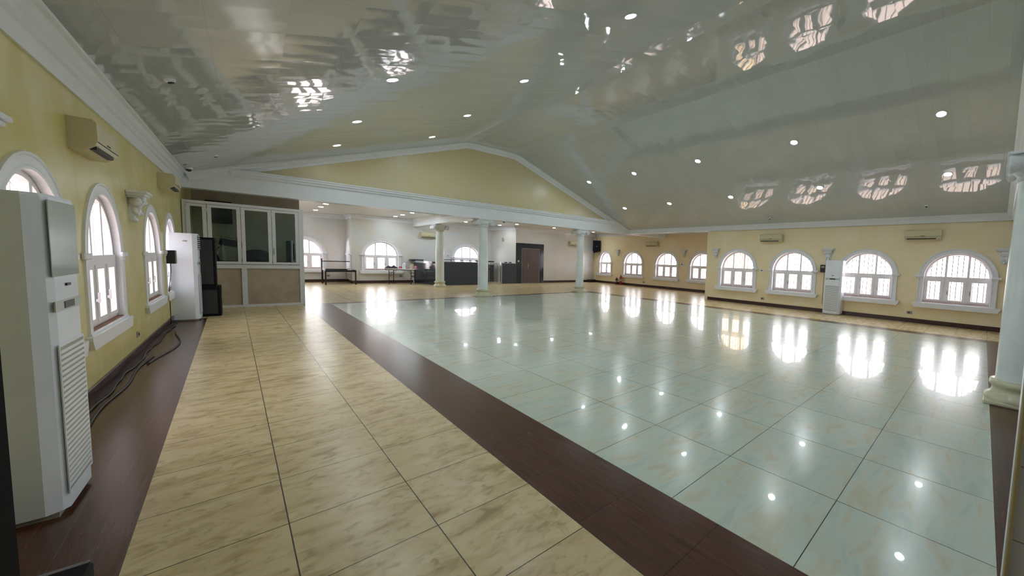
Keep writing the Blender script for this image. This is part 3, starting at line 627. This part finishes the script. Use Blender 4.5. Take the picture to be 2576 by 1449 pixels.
# ================================================================== FLOOR STANDING AIR CONDITIONERS
def floor_ac(loc, rz, label, top_grille):
    """local: front faces -y, width along x 0.54, depth 0.38, height 1.84"""
    t = thing('floor_air_conditioner', label, 'air conditioner', loc, rz, 'tall floor-standing air conditioners')
    a, dp, hh = 0.27, 0.38, 1.84
    m = MB(); P = [(-a, 0), (-a, -dp+0.07), (-a+0.035, -dp+0.02), (-a+0.07, -dp), (a-0.07, -dp), (a-0.035, -dp+0.02), (a, -dp+0.07), (a, 0)]
    vs = [(x, y, z) for z in (0.03, hh-0.015) for x, y in P]+[(x*0.985, y*0.985, hh) for x, y in P]; fs = [(i, (i+1) % 8, (i+1) % 8+8, i+8) for i in range(8)]+[(i+8, (i+1) % 8+8, (i+1) % 8+16, i+16) for i in range(8)]+[tuple(range(16, 24)), tuple(range(7, -1, -1))]
    m.add(vs, fs); m.build('cabinet', 'acw', t)
    MB().box(-a+0.02, -dp+0.03, 0, a-0.02, -0.02, 0.03).build('plinth', 'socket', t)
    fy = -dp
    if top_grille:
        m = MB(); m.box(-a+0.07, fy-0.004, hh-0.34, a-0.07, fy+0.004, hh-0.03); gr = m.build('air_outlet', 'slot', t)
        m = MB()
        for k in range(7): m.box(-a+0.07, fy-0.014, hh-0.325+k*0.044, a-0.07, fy-0.004, hh-0.307+k*0.044)
        m.build('louvre', 'acw', gr)
    else:
        m = MB(); m.box(-a+0.04, fy-0.003, hh-0.46, a-0.04, fy+0.002, hh-0.03, bev=0.003); m.build('outlet_panel', 'acgl' if rz > 0 else 'acw', t)
    MB().box(-a+0.04, fy-0.0035, hh-0.66, a-0.04, fy+0.002, hh-0.60).build('display_strip', 'acg', t)
    MB().box(-0.085, fy-0.006, hh-0.65, 0.085, fy+0.002, hh-0.61).build('display', 'dark', t)
    MB().box(-0.035, fy-0.008, hh-0.52, 0.035, fy+0.002, hh-0.505).build('badge', 'dark', t)
    g = MB().box(-a+0.06, fy-0.002, 0.13, a-0.06, fy+0.006, 0.98).build('intake_grille', 'socket', t)
    m = MB()
    for k in range(26): z = 0.15+k*0.0315; m.prism([(0, 0)]*0 or [(-a+0.06, z), (a-0.06, z), (a-0.06, z+0.018), (-a+0.06, z+0.018)], fy-0.005, fy-0.002)
    m.build('grille_slats', 'acw', g)
    m = MB(); m.ring(-a+0.048, 0.115, a-0.048, 0.99, 0.013, 0.014, fy-0.004, fy+0.001); m.build('grille_border', 'acw', g)
    # oval badge on the flank that looks back at the photographer
    bx = -a if rz > 0 else a
    MB().lathe([(0.0, 0.0), (0.04, 0.0), (0.045, 0.003), (0.04, 0.006), (0, 0.006)], 20, T=Matrix.Translation((bx, -dp*0.55, hh-0.16)) @ Matrix.Diagonal((1, 0.8, 0.28, 1)) @ Matrix.Rotation(-math.pi/2 if bx < 0 else math.pi/2, 4, 'Y')).build('side_badge', 'socket', t)
    return t
floor_ac((XL+0.0, 3.99, 0), math.pi/2, 'tall white floor air conditioner very close at the left edge beside the door', False)
floor_ac((XL-0.0, 12.37, 0), math.pi/2, 'tall white floor air conditioner against the left wall in front of the glazed booth', True)
floor_ac((XR-0.0, 4.02, 0), -math.pi/2, 'tall white floor air conditioner against the right wall between two windows', False)
def stabilizer(O, nrm, label):
    n = V3(nrm); t = thing('voltage_stabilizer', label, 'stabilizer', O, math.atan2(n.x, -n.y))
    MB().box(-0.09, -0.13, 0, 0.09, 0, 0.26, bev=0.01).build('housing', 'dark', t); m = MB(); m.box(-0.05, -0.134, 0.15, 0.05, -0.128, 0.22); m.build('dial', 'socket', t)
    MB().tube([(0.03, -0.05, 0), (0.03, -0.05, -0.15), (0.02, -0.02, -0.5), (0.02, -0.02, -z_cut(O))], 0.006, 6).build('cable', 'dark', t)
def z_cut(O): return O[2]-0.02 if O[2] < 1.3 else O[2]-0.3
stabilizer((XR, 4.43, 1.42), (-1, 0, 0), 'small dark box on the right wall beside the floor air conditioner')
stabilizer((XL, 11.62, 1.22), (1, 0, 0), 'small dark box on the left wall before the floor air conditioner')

# ================================================================== CORBELS
def corbel(O, nrm, label):
    n = V3(nrm); t = thing('wall_bracket', label, 'wall bracket', O, math.atan2(n.x, -n.y), 'white ornamental plaster wall brackets')
    m = MB(); m.box(-0.17, -0.17, -0.03, 0.17, 0, 0.0, bev=0.006); m.box(-0.19, -0.19, 0.0, 0.19, 0, 0.035, bev=0.008); m.box(-0.13, -0.14, -0.055, 0.13, 0, -0.03, bev=0.006); m.build('shelf', 'stucco', t)
    s = MB(); s.sweep([((x, 0, 0), (0, -1, 0), (0, 0, 1)) for x in (-0.07, 0.07)], [(0, -0.06), (0.13, -0.06), (0.145, -0.10), (0.12, -0.15), (0.08, -0.17), (0.10, -0.20), (0.10, -0.25), (0.06, -0.29), (0.045, -0.34), (0.02, -0.37), (0, -0.36)]); s.build('scroll', 'stucco', t)
    l = MB()
    for sx in (-1, 1):
        l.lathe([(0.02, -0.03), (0.055, -0.02), (0.055, 0.02), (0.02, 0.03)], 14, T=Matrix.Translation((sx*0.085, -0.07, -0.11)) @ Matrix.Rotation(math.pi/2, 4, 'Y'))
        l.lathe([(0.0, -0.05), (0.035, -0.02), (0.035, 0.02), (0.0, 0.05)], 10, T=Matrix.Translation((sx*0.055, -0.06, -0.22)))
    rr = random.Random(3)
    for k in range(16):
        z = -0.06-0.30*rr.random(); wd = 0.11*(1+z/0.42)+0.02; x = (rr.random()*2-1)*wd; q = 0.022+0.018*rr.random(); dpt = 0.12*(1+z/0.5)+0.02
        l.lathe([(0.0, -q), (q*0.8, -q*0.55), (q, 0), (q*0.8, q*0.55), (0.0, q)], 8, T=Matrix.Translation((x, -dpt*(0.6+0.5*rr.random()), z)) @ Matrix.Rotation(rr.random()*3, 4, 'X'), cap=False)
    l.build('leaf_ornament', 'stucco', t)
for y, s in ((4.06, 'at the left edge, above the nearest left window'), (8.62, 'on the left wall between the second and third windows')): corbel((XL, y, 2.27), (1, 0, 0), 'white plaster bracket '+s)
for y, s in ((-0.05, 'on the right wall half behind the nearest column'), (4.31, 'on the right wall above the floor air conditioner'), (8.81, 'at the outer corner of the right wall')): corbel((XR, y, 2.22), (-1, 0, 0), 'white plaster bracket '+s)
for y, s in ((12.81, 'in the recess above the thermostat'), (18.25, 'in the recess above the fire extinguishers')): corbel((XC, y, 2.27), (-1, 0, 0), 'white plaster bracket '+s)

# ================================================================== GLAZED BOOTH
bt = thing('control_booth', 'white aluminium glazed booth with beige lower panels under the gable', 'booth', (0, 14.30, 0))
m = MB(); x0, x1 = -1.14, 1.09
m.box(x0, 0, 0, x0+0.05, 0.09, 2.71); m.box(x1-0.10, 0, 0, x1, 0.09, 2.71)
m.box(x0+0.05, 0, 2.64, x1-0.10, 0.09, 2.71); m.box(x0+0.05, 0, 0.0, x1-0.10, 0.09, 0.06); m.box(x0+0.05, 0, 1.03, x1-0.10, 0.09, 1.13); m.box(-0.17, 0, 0.06, -0.07, 0.09, 1.03)
m.box(x1-0.06, 0.09, 0, x1, 2.55, 0.06); m.box(x1-0.06, 0.09, 2.64, x1, 2.55, 2.71); m.box(x1-0.06, 0.09, 1.03, x1, 2.55, 1.13)
m.build('frame', 'alu', bt)
for a, b in ((x0+0.05, -0.17), (-0.07, x1-0.1)): MB().box(a, 0.03, 0.06, b, 0.05, 1.03).build('lower_panel', 'board', bt)
MB().box(x1-0.05, 0.09, 0.06, x1-0.02, 2.55, 1.03).build('side_panel', 'board', bt)
MB().box(x1-0.035, 0.09, 1.13, x1-0.03, 2.55, 2.64).build('side_glass', 'tint', bt)
for a, b in ((-1.085, -0.745), (-0.735, -0.155), (-0.145, 0.43), (0.44, 0.985)):
    m = MB(); m.ring(a, 1.145, b, 2.63, 0.07, 0.062, -0.012, 0.06)
    cs = m.build('casement', 'alu', bt); MB().box(a+0.07, 0.02, 1.205, b-0.07, 0.026, 2.565).build('pane', 'tint', cs)
    h = MB()
    for z in (1.30, 2.45): h.box(a-0.008, -0.022, z, a+0.018, -0.010, z+0.09)
    h.build('hinge', 'alu', cs)
m = MB(); m.box(0.46, -0.03, 1.42, 0.475, -0.012, 1.60); m.build('latch', 'chrome', bt)
# inside the booth
t = thing('television', 'flat black television tilted on the booth back wall, top edge above the frame', 'television', (-0.62, 16.62, 2.60), math.radians(6))
m = MB(); T = Matrix.Rotation(math.radians(-14), 4, 'X'); m.box(-0.27, -0.03, -0.34, 0.27, 0.03, 0.34, T=T, bev=0.008); m.build('housing', 'dark', t); MB().box(-0.25, -0.034, -0.32, 0.25, -0.029, 0.32, T=T).build('screen', 'screen', t)
MB().box(-0.06, 0.03, -0.1, 0.06, 0.26, 0.05).build('bracket', 'metal', t)
t = thing('desk', 'dark desk inside the glazed booth', 'desk', (-0.05, 15.35, 0)); MB().box(-0.95, -0.35, 1.16, 0.95, 0.35, 1.20).build('desktop', 'dark', t)
for x in (-0.9, 0.9):
    for y in (-0.3, 0.3): MB().box(x-0.025, y-0.025, 0, x+0.025, y+0.025, 1.16).build('leg', 'metal', t)
t = thing('mixer_lid', 'black open equipment lid tilted on a silver support behind the second booth window', 'equipment case', (-0.44, 15.1, 1.205))
MB().box(-0.24, -0.10, 0.40, 0.22, 0.12, 0.58, T=Matrix.Rotation(math.radians(12), 4, 'Y'), bev=0.01).build('lid', 'dark', t)
m = MB(); m.tube([(-0.16, 0.02, 0.0), (-0.19, 0.0, 0.18), (-0.16, 0.02, 0.36), (-0.10, 0.02, 0.42)], 0.018); m.tube([(0.2, 0.1, 0.0), (0.2, 0.1, 0.62), (-0.2, 0.1, 0.68)], 0.012); m.build('support', 'chrome', t)
o = MB().lathe([(0.0, 0.0), (0.30, 0.0), (0.31, 0.10), (0.28, 0.22), (0.20, 0.30), (0.08, 0.335), (0, 0.34)], 28, T=Matrix.Translation((0.13, 15.25, 1.20)) @ Matrix.Diagonal((1, 0.8, 1.0, 1))).build('drum_cover', 'cloth'); tag(o, 'rounded dark covered drum behind the third booth window', 'covered drum')
t = thing('light_tube', 'upright white and black tube lamp standing behind the right booth window', 'lamp', (0.87, 14.85, 1.20)); MB().box(-0.13, -0.02, 0, -0.03, 0.03, 0.62).build('back_plate', 'dark', t)
MB().lathe([(0.022, 0), (0.022, 0.62), (0.012, 0.64)], 12).build('tube', 'acw', t); MB().box(0.024, -0.02, 0.05, 0.05, 0.02, 0.55).build('side_bar', 'dark', t)
t = thing('mixing_console', 'dark mixing console glimpsed behind the left booth window', 'mixer', (-0.98, 15.10, 1.205), math.radians(-8)); MB().box(-0.10, -0.2, 0, 0.20, 0.2, 0.12, bev=0.01).build('console_body', 'dark', t)
m = MB()
for k in range(9): m.lathe([(0.01, 0.12), (0.008, 0.145)], 8, T=Matrix.Translation((-0.08+k*0.031, -0.05, 0)))
m.build('knobs', 'chrome', t)
# ================================================================== SPEAKERS
t = thing('subwoofer', 'black subwoofer box on the floor under the tall black speaker', 'speaker', (-0.80, 12.92, 0))
MB().box(-0.30, -0.24, 0.0, 0.30, 0.26, 0.68, bev=0.012).build('cabinet', 'black', t)
MB().box(-0.25, -0.248, 0.06, 0.25, -0.238, 0.60).build('grille', 'slot', t); m = MB(); m.box(0.296, -0.1, 0.40, 0.304, 0.1, 0.50); m.build('handle', 'slot', t)
t = thing('column_speaker', 'tall narrow black speaker standing on the subwoofer by the booth', 'speaker', (-0.80, 12.86, 0.68))
MB().box(-0.22, -0.15, 0.0, 0.245, 0.2, 1.10, bev=0.012).build('cabinet', 'black', t); MB().box(-0.18, -0.158, 0.05, 0.205, -0.148, 1.05).build('grille', 'slot', t)
t = thing('hanging_speaker', 'black speaker hung high in the far right corner', 'speaker', (17.10, 20.28, 2.16), math.radians(-38))
m = MB(); m.prism([(-0.25, 0), (0.25, 0), (0.25, 0.74), (-0.25, 0.74)], -0.22, -0.18); m.prism([(-0.26, 0.02), (0.26, 0.02), (0.26, 0.76), (-0.26, 0.76)], -0.18, 0.02); m.prism([(-0.2, 0.04), (0.2, 0.04), (0.2, 0.72), (-0.2, 0.72)], 0.02, 0.18); m.build('cabinet', 'black', t)
MB().box(-0.03, -0.226, 0.33, 0.06, -0.218, 0.35).build('badge', 'chrome', t)
m = MB(); m.box(-0.22, -0.1, -0.10, -0.08, 0.1, 0.0); m.box(-0.10, 0.0, -0.06, 0.1, 0.3, 0.02); m.build('bracket', 'metal', t)
MB().tube([(0.0, 0.05, 0.76), (-0.03, 0.1, 0.95), (-0.06, 0.14, 1.22)], 0.012, 6).build('cable', 'dark', t)
o = MB().box(-0.28, -0.15, 0, 0.28, 0.15, 0.19, bev=0.01).build('black_case', 'dark', T=Matrix.Translation((16.85, 20.45, 0))); tag(o, 'low black case on the floor at the far wall right of the column', 'case')
t = thing('stage_monitor', 'black box at the bottom left corner of the picture', 'speaker', (-0.70, 2.2, 0))
MB().box(-0.22, -0.22, 0.0, 0.24, 0.23, 0.35, bev=0.012).build('cabinet', 'black', t); MB().box(-0.20, 0.212, 0.345, 0.23, 0.232, 0.353).build('rim_highlight', 'bars', t)  # grey strip paints in the highlight along the box's top rim

# ================================================================== BAR
bar = thing('bar_counter', 'dark slate bar counter with a pale stone top behind the two columns', 'bar counter', (6.57, 20.30, 0))
MB().box(0.0, 0.0, 0.0, 2.72, 0.06, 1.20).build('front_panel', 'gpanel', bar)
T = Matrix.Rotation(math.radians(8.7), 4, 'Z')
MB().box(0.0, 0.06, 0.0, 0.05, 2.32, 1.10, T=T).build('side_panel', 'granite', bar)
m = MB(); m.box(-0.03, 0.0, 1.20, 2.75, 0.50, 1.23); m.build('worktop', 'top', bar); m = MB(); m.box(-0.05, 0.3, 1.10, 0.45, 2.35, 1.21, T=T); m.build('side_worktop', 'top', bar)
m = MB(); m.box(0.25, 0.32, 1.30, 2.75, 0.60, 1.33); m.build('raised_shelf', 'granite', bar)
for x in (0.9, 1.75, 2.6): MB().lathe([(0.018, 1.23), (0.018, 1.30)], 10, T=Matrix.Translation((x, 0.42, 0))).build('shelf_post', 'dark', bar)
MB().box(2.66, -0.01, 0.0, 2.74, 0.5, 1.20).build('end_panel', 'granite', bar)
o = B(6.0, 22.35, 1.18, 6.62, 22.69, 1.27).build('wall_shelf', 'granite'); tag(o, 'short black shelf on the wall at the left end of the bar', 'shelf')
o = thing('back_counter', 'dark glossy cabinet seen behind the bar gate', 'cabinet', (9.0, 22.35, 0)); MB().box(-1.5, -0.3, 0.0, 1.45, 0.3, 1.05).build('cabinet_body', 'granite', o); MB().box(-1.52, -0.33, 1.05, 1.47, 0.3, 1.09).build('worktop', 'top', o)
o = B(9.25, 21.7, 1.22, 10.3, 21.95, 1.29).build('wall_shelf', 'granite'); tag(o, 'black raised shelf above the bar gate', 'shelf')
br = thing('bar_end_counter', 'slate bar counter section between the gate and the double door', 'bar counter', (10.24, 20.62, 0))
MB().box(0, 0, 0, 0.96, 0.06, 1.18).build('front_panel', 'gpanel', br); MB().box(-0.02, 0, 1.18, 0.84, 0.40, 1.21).build('worktop', 'top', br); MB().box(-0.03, -0.02, 0, 0.03, 0.08, 1.24).build('end_post', 'chrome', br)
for k, x in enumerate((10.60, 10.88)):
    o = B(x-0.06, 20.75, 1.211, x+0.06, 20.9, 1.27, bev=0.008).build('card_terminal', 'dark'); tag(o, 'small dark box on the bar end counter, ' + ('nearer the gate' if k == 0 else 'nearer the double door'), 'small device')
g = thing('bar_gate', 'chrome barred gate in the gap of the bar counter', 'gate', (9.70, 21.05, 0), math.radians(-10))
m = MB(); m.ring(0, 0.06, 0.50, 1.18, 0.03, 0.035, 0, 0.03); m.build('gate_frame', 'chrome', g)
for k in range(6): MB().lathe([(0.012, 0.09), (0.012, 1.14)], 8, T=Matrix.Translation((0.075+k*0.07, 0.015, 0))).build('gate_bar', 'chrome', g)
MB().box(-0.02, -0.03, 0.80, 0.04, 0.0, 0.86).build('latch', 'dark', g)

# ================================================================== METAL STAND AND FOLDING TABLE
s = thing('metal_stand', 'black metal stand with raised back rail near the pale corner', 'stand', (2.38, 21.95, 0), math.radians(-2))
w, dp, hz = 1.17, 1.65, 0.66
m = MB(); m.box(0, 0, hz-0.06, w, 0.05, hz+0.03); m.box(0, dp-0.05, hz-0.04, w, dp, hz+0.025); m.box(0, 0.05, hz-0.04, 0.05, dp-0.05, hz+0.028); m.box(w-0.05, 0.05, hz-0.04, w, dp-0.05, hz+0.028); m.box(0.02, 0.02, hz-0.05, w-0.02, dp-0.02, hz-0.02); m.build('top_frame', 'metal', s)
MB().box(-0.02, -0.02, hz+0.0, 0.02, dp, hz+0.075).build('pale_edge_board', 'trim', s)
for x, y in ((0.025, 0.025), (w-0.025, 0.025), (0.025, dp-0.03), (w-0.025, dp-0.03)): MB().box(x-0.025, y-0.025, 0, x+0.025, y+0.025, hz).build('leg', 'metal', s)
for x in (-0.03, w-0.05): MB().lathe([(0.025, 0), (0.022, 1.14), (0.032, 1.15), (0.032, 1.19)], 10, T=Matrix.Translation((x, 1.08, 0))).build('upright', 'metal', s)
MB().box(-0.03, 1.06, 1.05, w-0.05, 1.10, 1.09).build('top_rail', 'metal', s); MB().box(0.0, dp-0.04, 0.14, w, dp-0.01, 0.17).build('stretcher', 'metal', s)
tb = thing('folding_table', 'white folding table with black legs before the back window', 'table', (5.46, 21.82, 0), math.radians(-32))
MB().box(-0.68, -0.34, 0.745, 0.68, 0.34, 0.78, bev=0.006).build('tabletop', 'ttop', tb)
MB().box(-0.67, -0.33, 0.715, 0.67, 0.33, 0.745).build('apron', 'metal', tb)
for sx in (-1, 1):
    for sy in (-1, 1): MB().tube([(sx*0.50, sy*0.30, 0.0), (sx*0.50, sy*0.30, 0.70)], 0.016).build('leg', 'metal', tb)
    m = MB(); m.tube([(sx*0.50, -0.3, 0.42), (sx*0.5, 0.3, 0.44)], 0.011); m.tube([(sx*0.50, -0.3, 0.58), (sx*0.5, 0.3, 0.60)], 0.011); m.tube([(sx*0.50, -0.28, 0.48), (sx*0.30, -0.1, 0.69)], 0.009); m.tube([(sx*0.50, 0.28, 0.48), (sx*0.30, 0.1, 0.69)], 0.009); m.build('brace', 'metal', tb)
def on(x, y, z=0.78):  # a spot on the folding table
    a = math.radians(-32); return (5.46+x*math.cos(a)-y*math.sin(a), 21.82+x*math.sin(a)+y*math.cos(a), z)
mb = MB(); nx, ny = 16, 8; vs = []
for i in range(nx+1):
    for j in range(ny+1):
        u, v = i/nx, j/ny; e_ = (math.sin(math.pi*v)*min(1, 6*u, 6*(1-u)))**0.5 if 0 < v < 1 and 0 < u < 1 else 0; h = e_*(0.13*math.exp(-((u-0.62-0.1*v)/0.15)**2)+0.10*math.exp(-((u-0.36+0.12*v)/0.17)**2)+0.035+0.016*math.sin(19*u+7*v)+0.012*math.sin(31*u-13*v))
        vs.append((-0.36+0.62*u, -0.17+0.34*v, 0.006+max(0, h)-(0.06*max(0, 0.15-u)/0.15 if u < 0.15 else 0)*0))
fs = [(i*(ny+1)+j, (i+1)*(ny+1)+j, (i+1)*(ny+1)+j+1, i*(ny+1)+j+1) for i in range(nx) for j in range(ny)]
mb.add(vs, fs, 0, True); mb.add([(-0.36, -0.17, 0), (0.26, -0.17, 0), (0.26, 0.17, 0), (-0.36, 0.17, 0)], [(0, 3, 2, 1)])
o = mb.build('jacket', 'cloth', T=Matrix.Translation(on(-0.44, 0.02))); tag(o, 'crumpled charcoal jacket heaped at the left end of the folding table', 'jacket')
t = thing('tin', 'red tin with a pale band on the folding table beside the jacket', 'tin', on(-0.06, -0.08)); MB().lathe([(0.07, 0), (0.075, 0.01), (0.075, 0.10), (0.07, 0.11)], 20).build('can', 'red', t); MB().lathe([(0.0765, 0.02), (0.0765, 0.05)], 20, cap=False).build('band', 'acw', t)
t = thing('water_bottle', 'clear water bottle with a white top on the folding table', 'bottle', on(0.09, -0.12)); MB().lathe([(0.045, 0), (0.048, 0.02), (0.045, 0.10), (0.048, 0.16), (0.04, 0.20), (0.018, 0.235)], 16).build('bottle_body', 'clear', t); MB().lathe([(0.02, 0.235), (0.02, 0.26)], 12).build('cap', 'acw', t)
t = thing('bottle', 'round white jar behind the water bottle on the folding table', 'jar', on(0.05, 0.16)); MB().lathe([(0.04, 0), (0.06, 0.05), (0.04, 0.12), (0.065, 0.22), (0.06, 0.28), (0.03, 0.31)], 18).build('jar_body', 'acw', t)
o = B(-0.10, -0.05, 0, 0.10, 0.06, 0.05, bev=0.006).build('small_box', 'socket', T=Matrix.Translation(on(0.24, 0.02))); tag(o, 'small grey box between the bottle and the cup stacks', 'box')
for k, (x, y, nn) in enumerate(((0.40, 0.08, 5), (0.48, -0.07, 6))):
    m = MB()
    for q in range(nn): m.lathe([(0.045, q*0.042), (0.062, q*0.042+0.035), (0.045, q*0.042+0.04)], 16)
    o = m.build('cup_stack', 'beige', T=Matrix.Translation(on(x, y))); tag(o, 'beige stack of cups on the folding table, '+('the lower one on the left' if k == 0 else 'the taller one on the right'), 'cups', 'beige cup stacks on the folding table')
t = thing('pink_mug', 'pink cup at the right end of the folding table', 'cup', on(0.60, 0.04)); MB().lathe([(0.05, 0), (0.055, 0.02), (0.058, 0.16), (0.05, 0.165)], 16).build('cup_body', 'pink', t); MB().tube([(0.055, 0, 0.13), (0.09, 0, 0.11), (0.09, 0, 0.06), (0.055, 0, 0.04)], 0.007, 6).build('handle', 'pink', t)

# ================================================================== FIRE EXTINGUISHERS
def ext(x, y, r, h, mat, label):
    t = thing('fire_extinguisher', label, 'fire extinguisher', (x, y, 0), 0.4)
    MB().lathe([(r*0.9, 0), (r, 0.02), (r, h*0.78), (r*0.75, h*0.86), (r*0.3, h*0.90), (r*0.28, h*0.93)], 20).build('cylinder', mat, t)
    m = MB(); m.box(-0.02, -0.02, h*0.92, 0.02, 0.02, h*0.97); m.box(-0.10, -0.012, h*0.96, 0.03, 0.012, h); m.build('valve', 'dark', t)
    MB().tube([(0.02, 0, h*0.95), (r+0.03, 0, h*0.88), (r+0.025, 0, h*0.4), (r+0.02, 0, h*0.25)], 0.011, 6).build('hose', 'dark', t)
    MB().lathe([(r+0.001, h*0.35), (r+0.001, h*0.6)], 20, cap=False).build('data_label', 'socket', t)
ext(17.12, 18.15, 0.085, 0.45, 'maroon', 'short dark maroon fire extinguisher on the recess floor'); ext(17.12, 17.75, 0.085, 0.64, 'red', 'taller bright red fire extinguisher on the recess floor')

# ================================================================== SMALL WALL FITTINGS
def plate(O, nrm, label, name='wall_socket', mat='socket', w=0.14, h=0.09, cat='socket', dk=True):
    n = V3(nrm); t = thing(name, label, cat, O, math.atan2(n.x, -n.y)); MB().box(-w/2, -0.012, -h/2, w/2, 0, h/2, bev=0.003).build('plate', mat, t)
    if dk: MB().box(-w*0.25, -0.018, -h*0.2, w*0.1, -0.010, h*0.2).build('rocker', 'dark', t)
plate((XR, 1.90, 0.30), (-1, 0, 0), 'wall socket low on the right wall between the two nearest windows'); plate((XR, 6.62, 0.28), (-1, 0, 0), 'wall socket low on the right wall between the third and fourth windows')
plate((XR, 6.70, 1.39), (-1, 0, 0), 'white switch plate at mid height on the right wall', 'wall_switch', 'acw', 0.16, 0.09, 'switch'); plate((XR, 1.95, 1.32), (-1, 0, 0), 'faint cream switch plate between the two nearest right windows', 'wall_switch', 'yellow', 0.16, 0.09, 'switch', False)
plate((XC, 12.94, 1.49), (-1, 0, 0), 'white thermostat box with a dark display in the recess', 'thermostat', 'acw', 0.17, 0.20, 'thermostat'); plate((XC, 15.85, 0.28), (-1, 0, 0), 'wall socket low in the recess under the wall air conditioner')
plate((XL, 8.69, 0.30), (1, 0, 0), 'wall socket low on the left wall beyond the second window'); plate((11.35, YF-0.06, 1.34), (0, -1, 0), 'white switch on the granite door surround', 'wall_switch', 'acw', 0.10, 0.10, 'switch')
plate((15.85, YF, 0.27), (0, -1, 0), 'wall socket low on the far wall left of the column'); plate((15.75, YF, 1.27), (0, -1, 0), 'small grey switch on the far wall at mid height', 'wall_switch', 'socket', 0.08, 0.08, 'switch', False)
plate((2.75, 24.1, 0.32), (0, -1, 0), 'wall socket low on the wall behind the metal stand'); plate((5.62, YB, 0.36), (0, -1, 0), 'wall socket low on the back wall under the window'); plate((6.18, YB, 0.33), (0, -1, 0), 'double wall socket beside the folding table leg')
plate((8.0, YB, 1.52), (0, -1, 0), 'small grey knob on the wall above the bar', 'wall_switch', 'socket', 0.09, 0.07, 'switch', False)
pm = (P0+P1)/2; plate((pm.x-0.04, pm.y-0.02, 2.62), tuple(pn if pn.x < 0 else -pn), 'small grey plate high on the wall beside the bar', 'wall_switch', 'socket', 0.14, 0.22, 'switch', False)
# cables along the left wall
pts = []
for k in range(60):
    y = 4.6+k*0.125; pts.append((-1.09+0.015*math.sin(k*0.5)+0.006*math.sin(k*1.3), y, 0.012+0.004*math.sin(k*1.7)))
o = MB().tube(pts, 0.010, 6).build('power_cable', 'dark'); tag(o, 'long black cable lying along the skirting of the left wall', 'cable')
pts = [(-1.02+0.018*math.sin(k*0.45+1), 5.0+k*0.12, 0.013) for k in range(30)]
o = MB().tube(pts, 0.010, 6).build('power_cable', 'dark'); tag(o, 'second black cable twisting beside the long one at the left wall', 'cable')
pts2 = [(-0.99+0.15*math.sin(math.pi*k/24)**1.5, 7.9+2.7*k/24, 0.012) for k in range(25)]
o = MB().tube(pts2, 0.010, 6).build('power_cable', 'dark'); tag(o, 'loop of black cable bulging onto the brown floor strip', 'cable')
print('objects', len(bpy.data.objects))
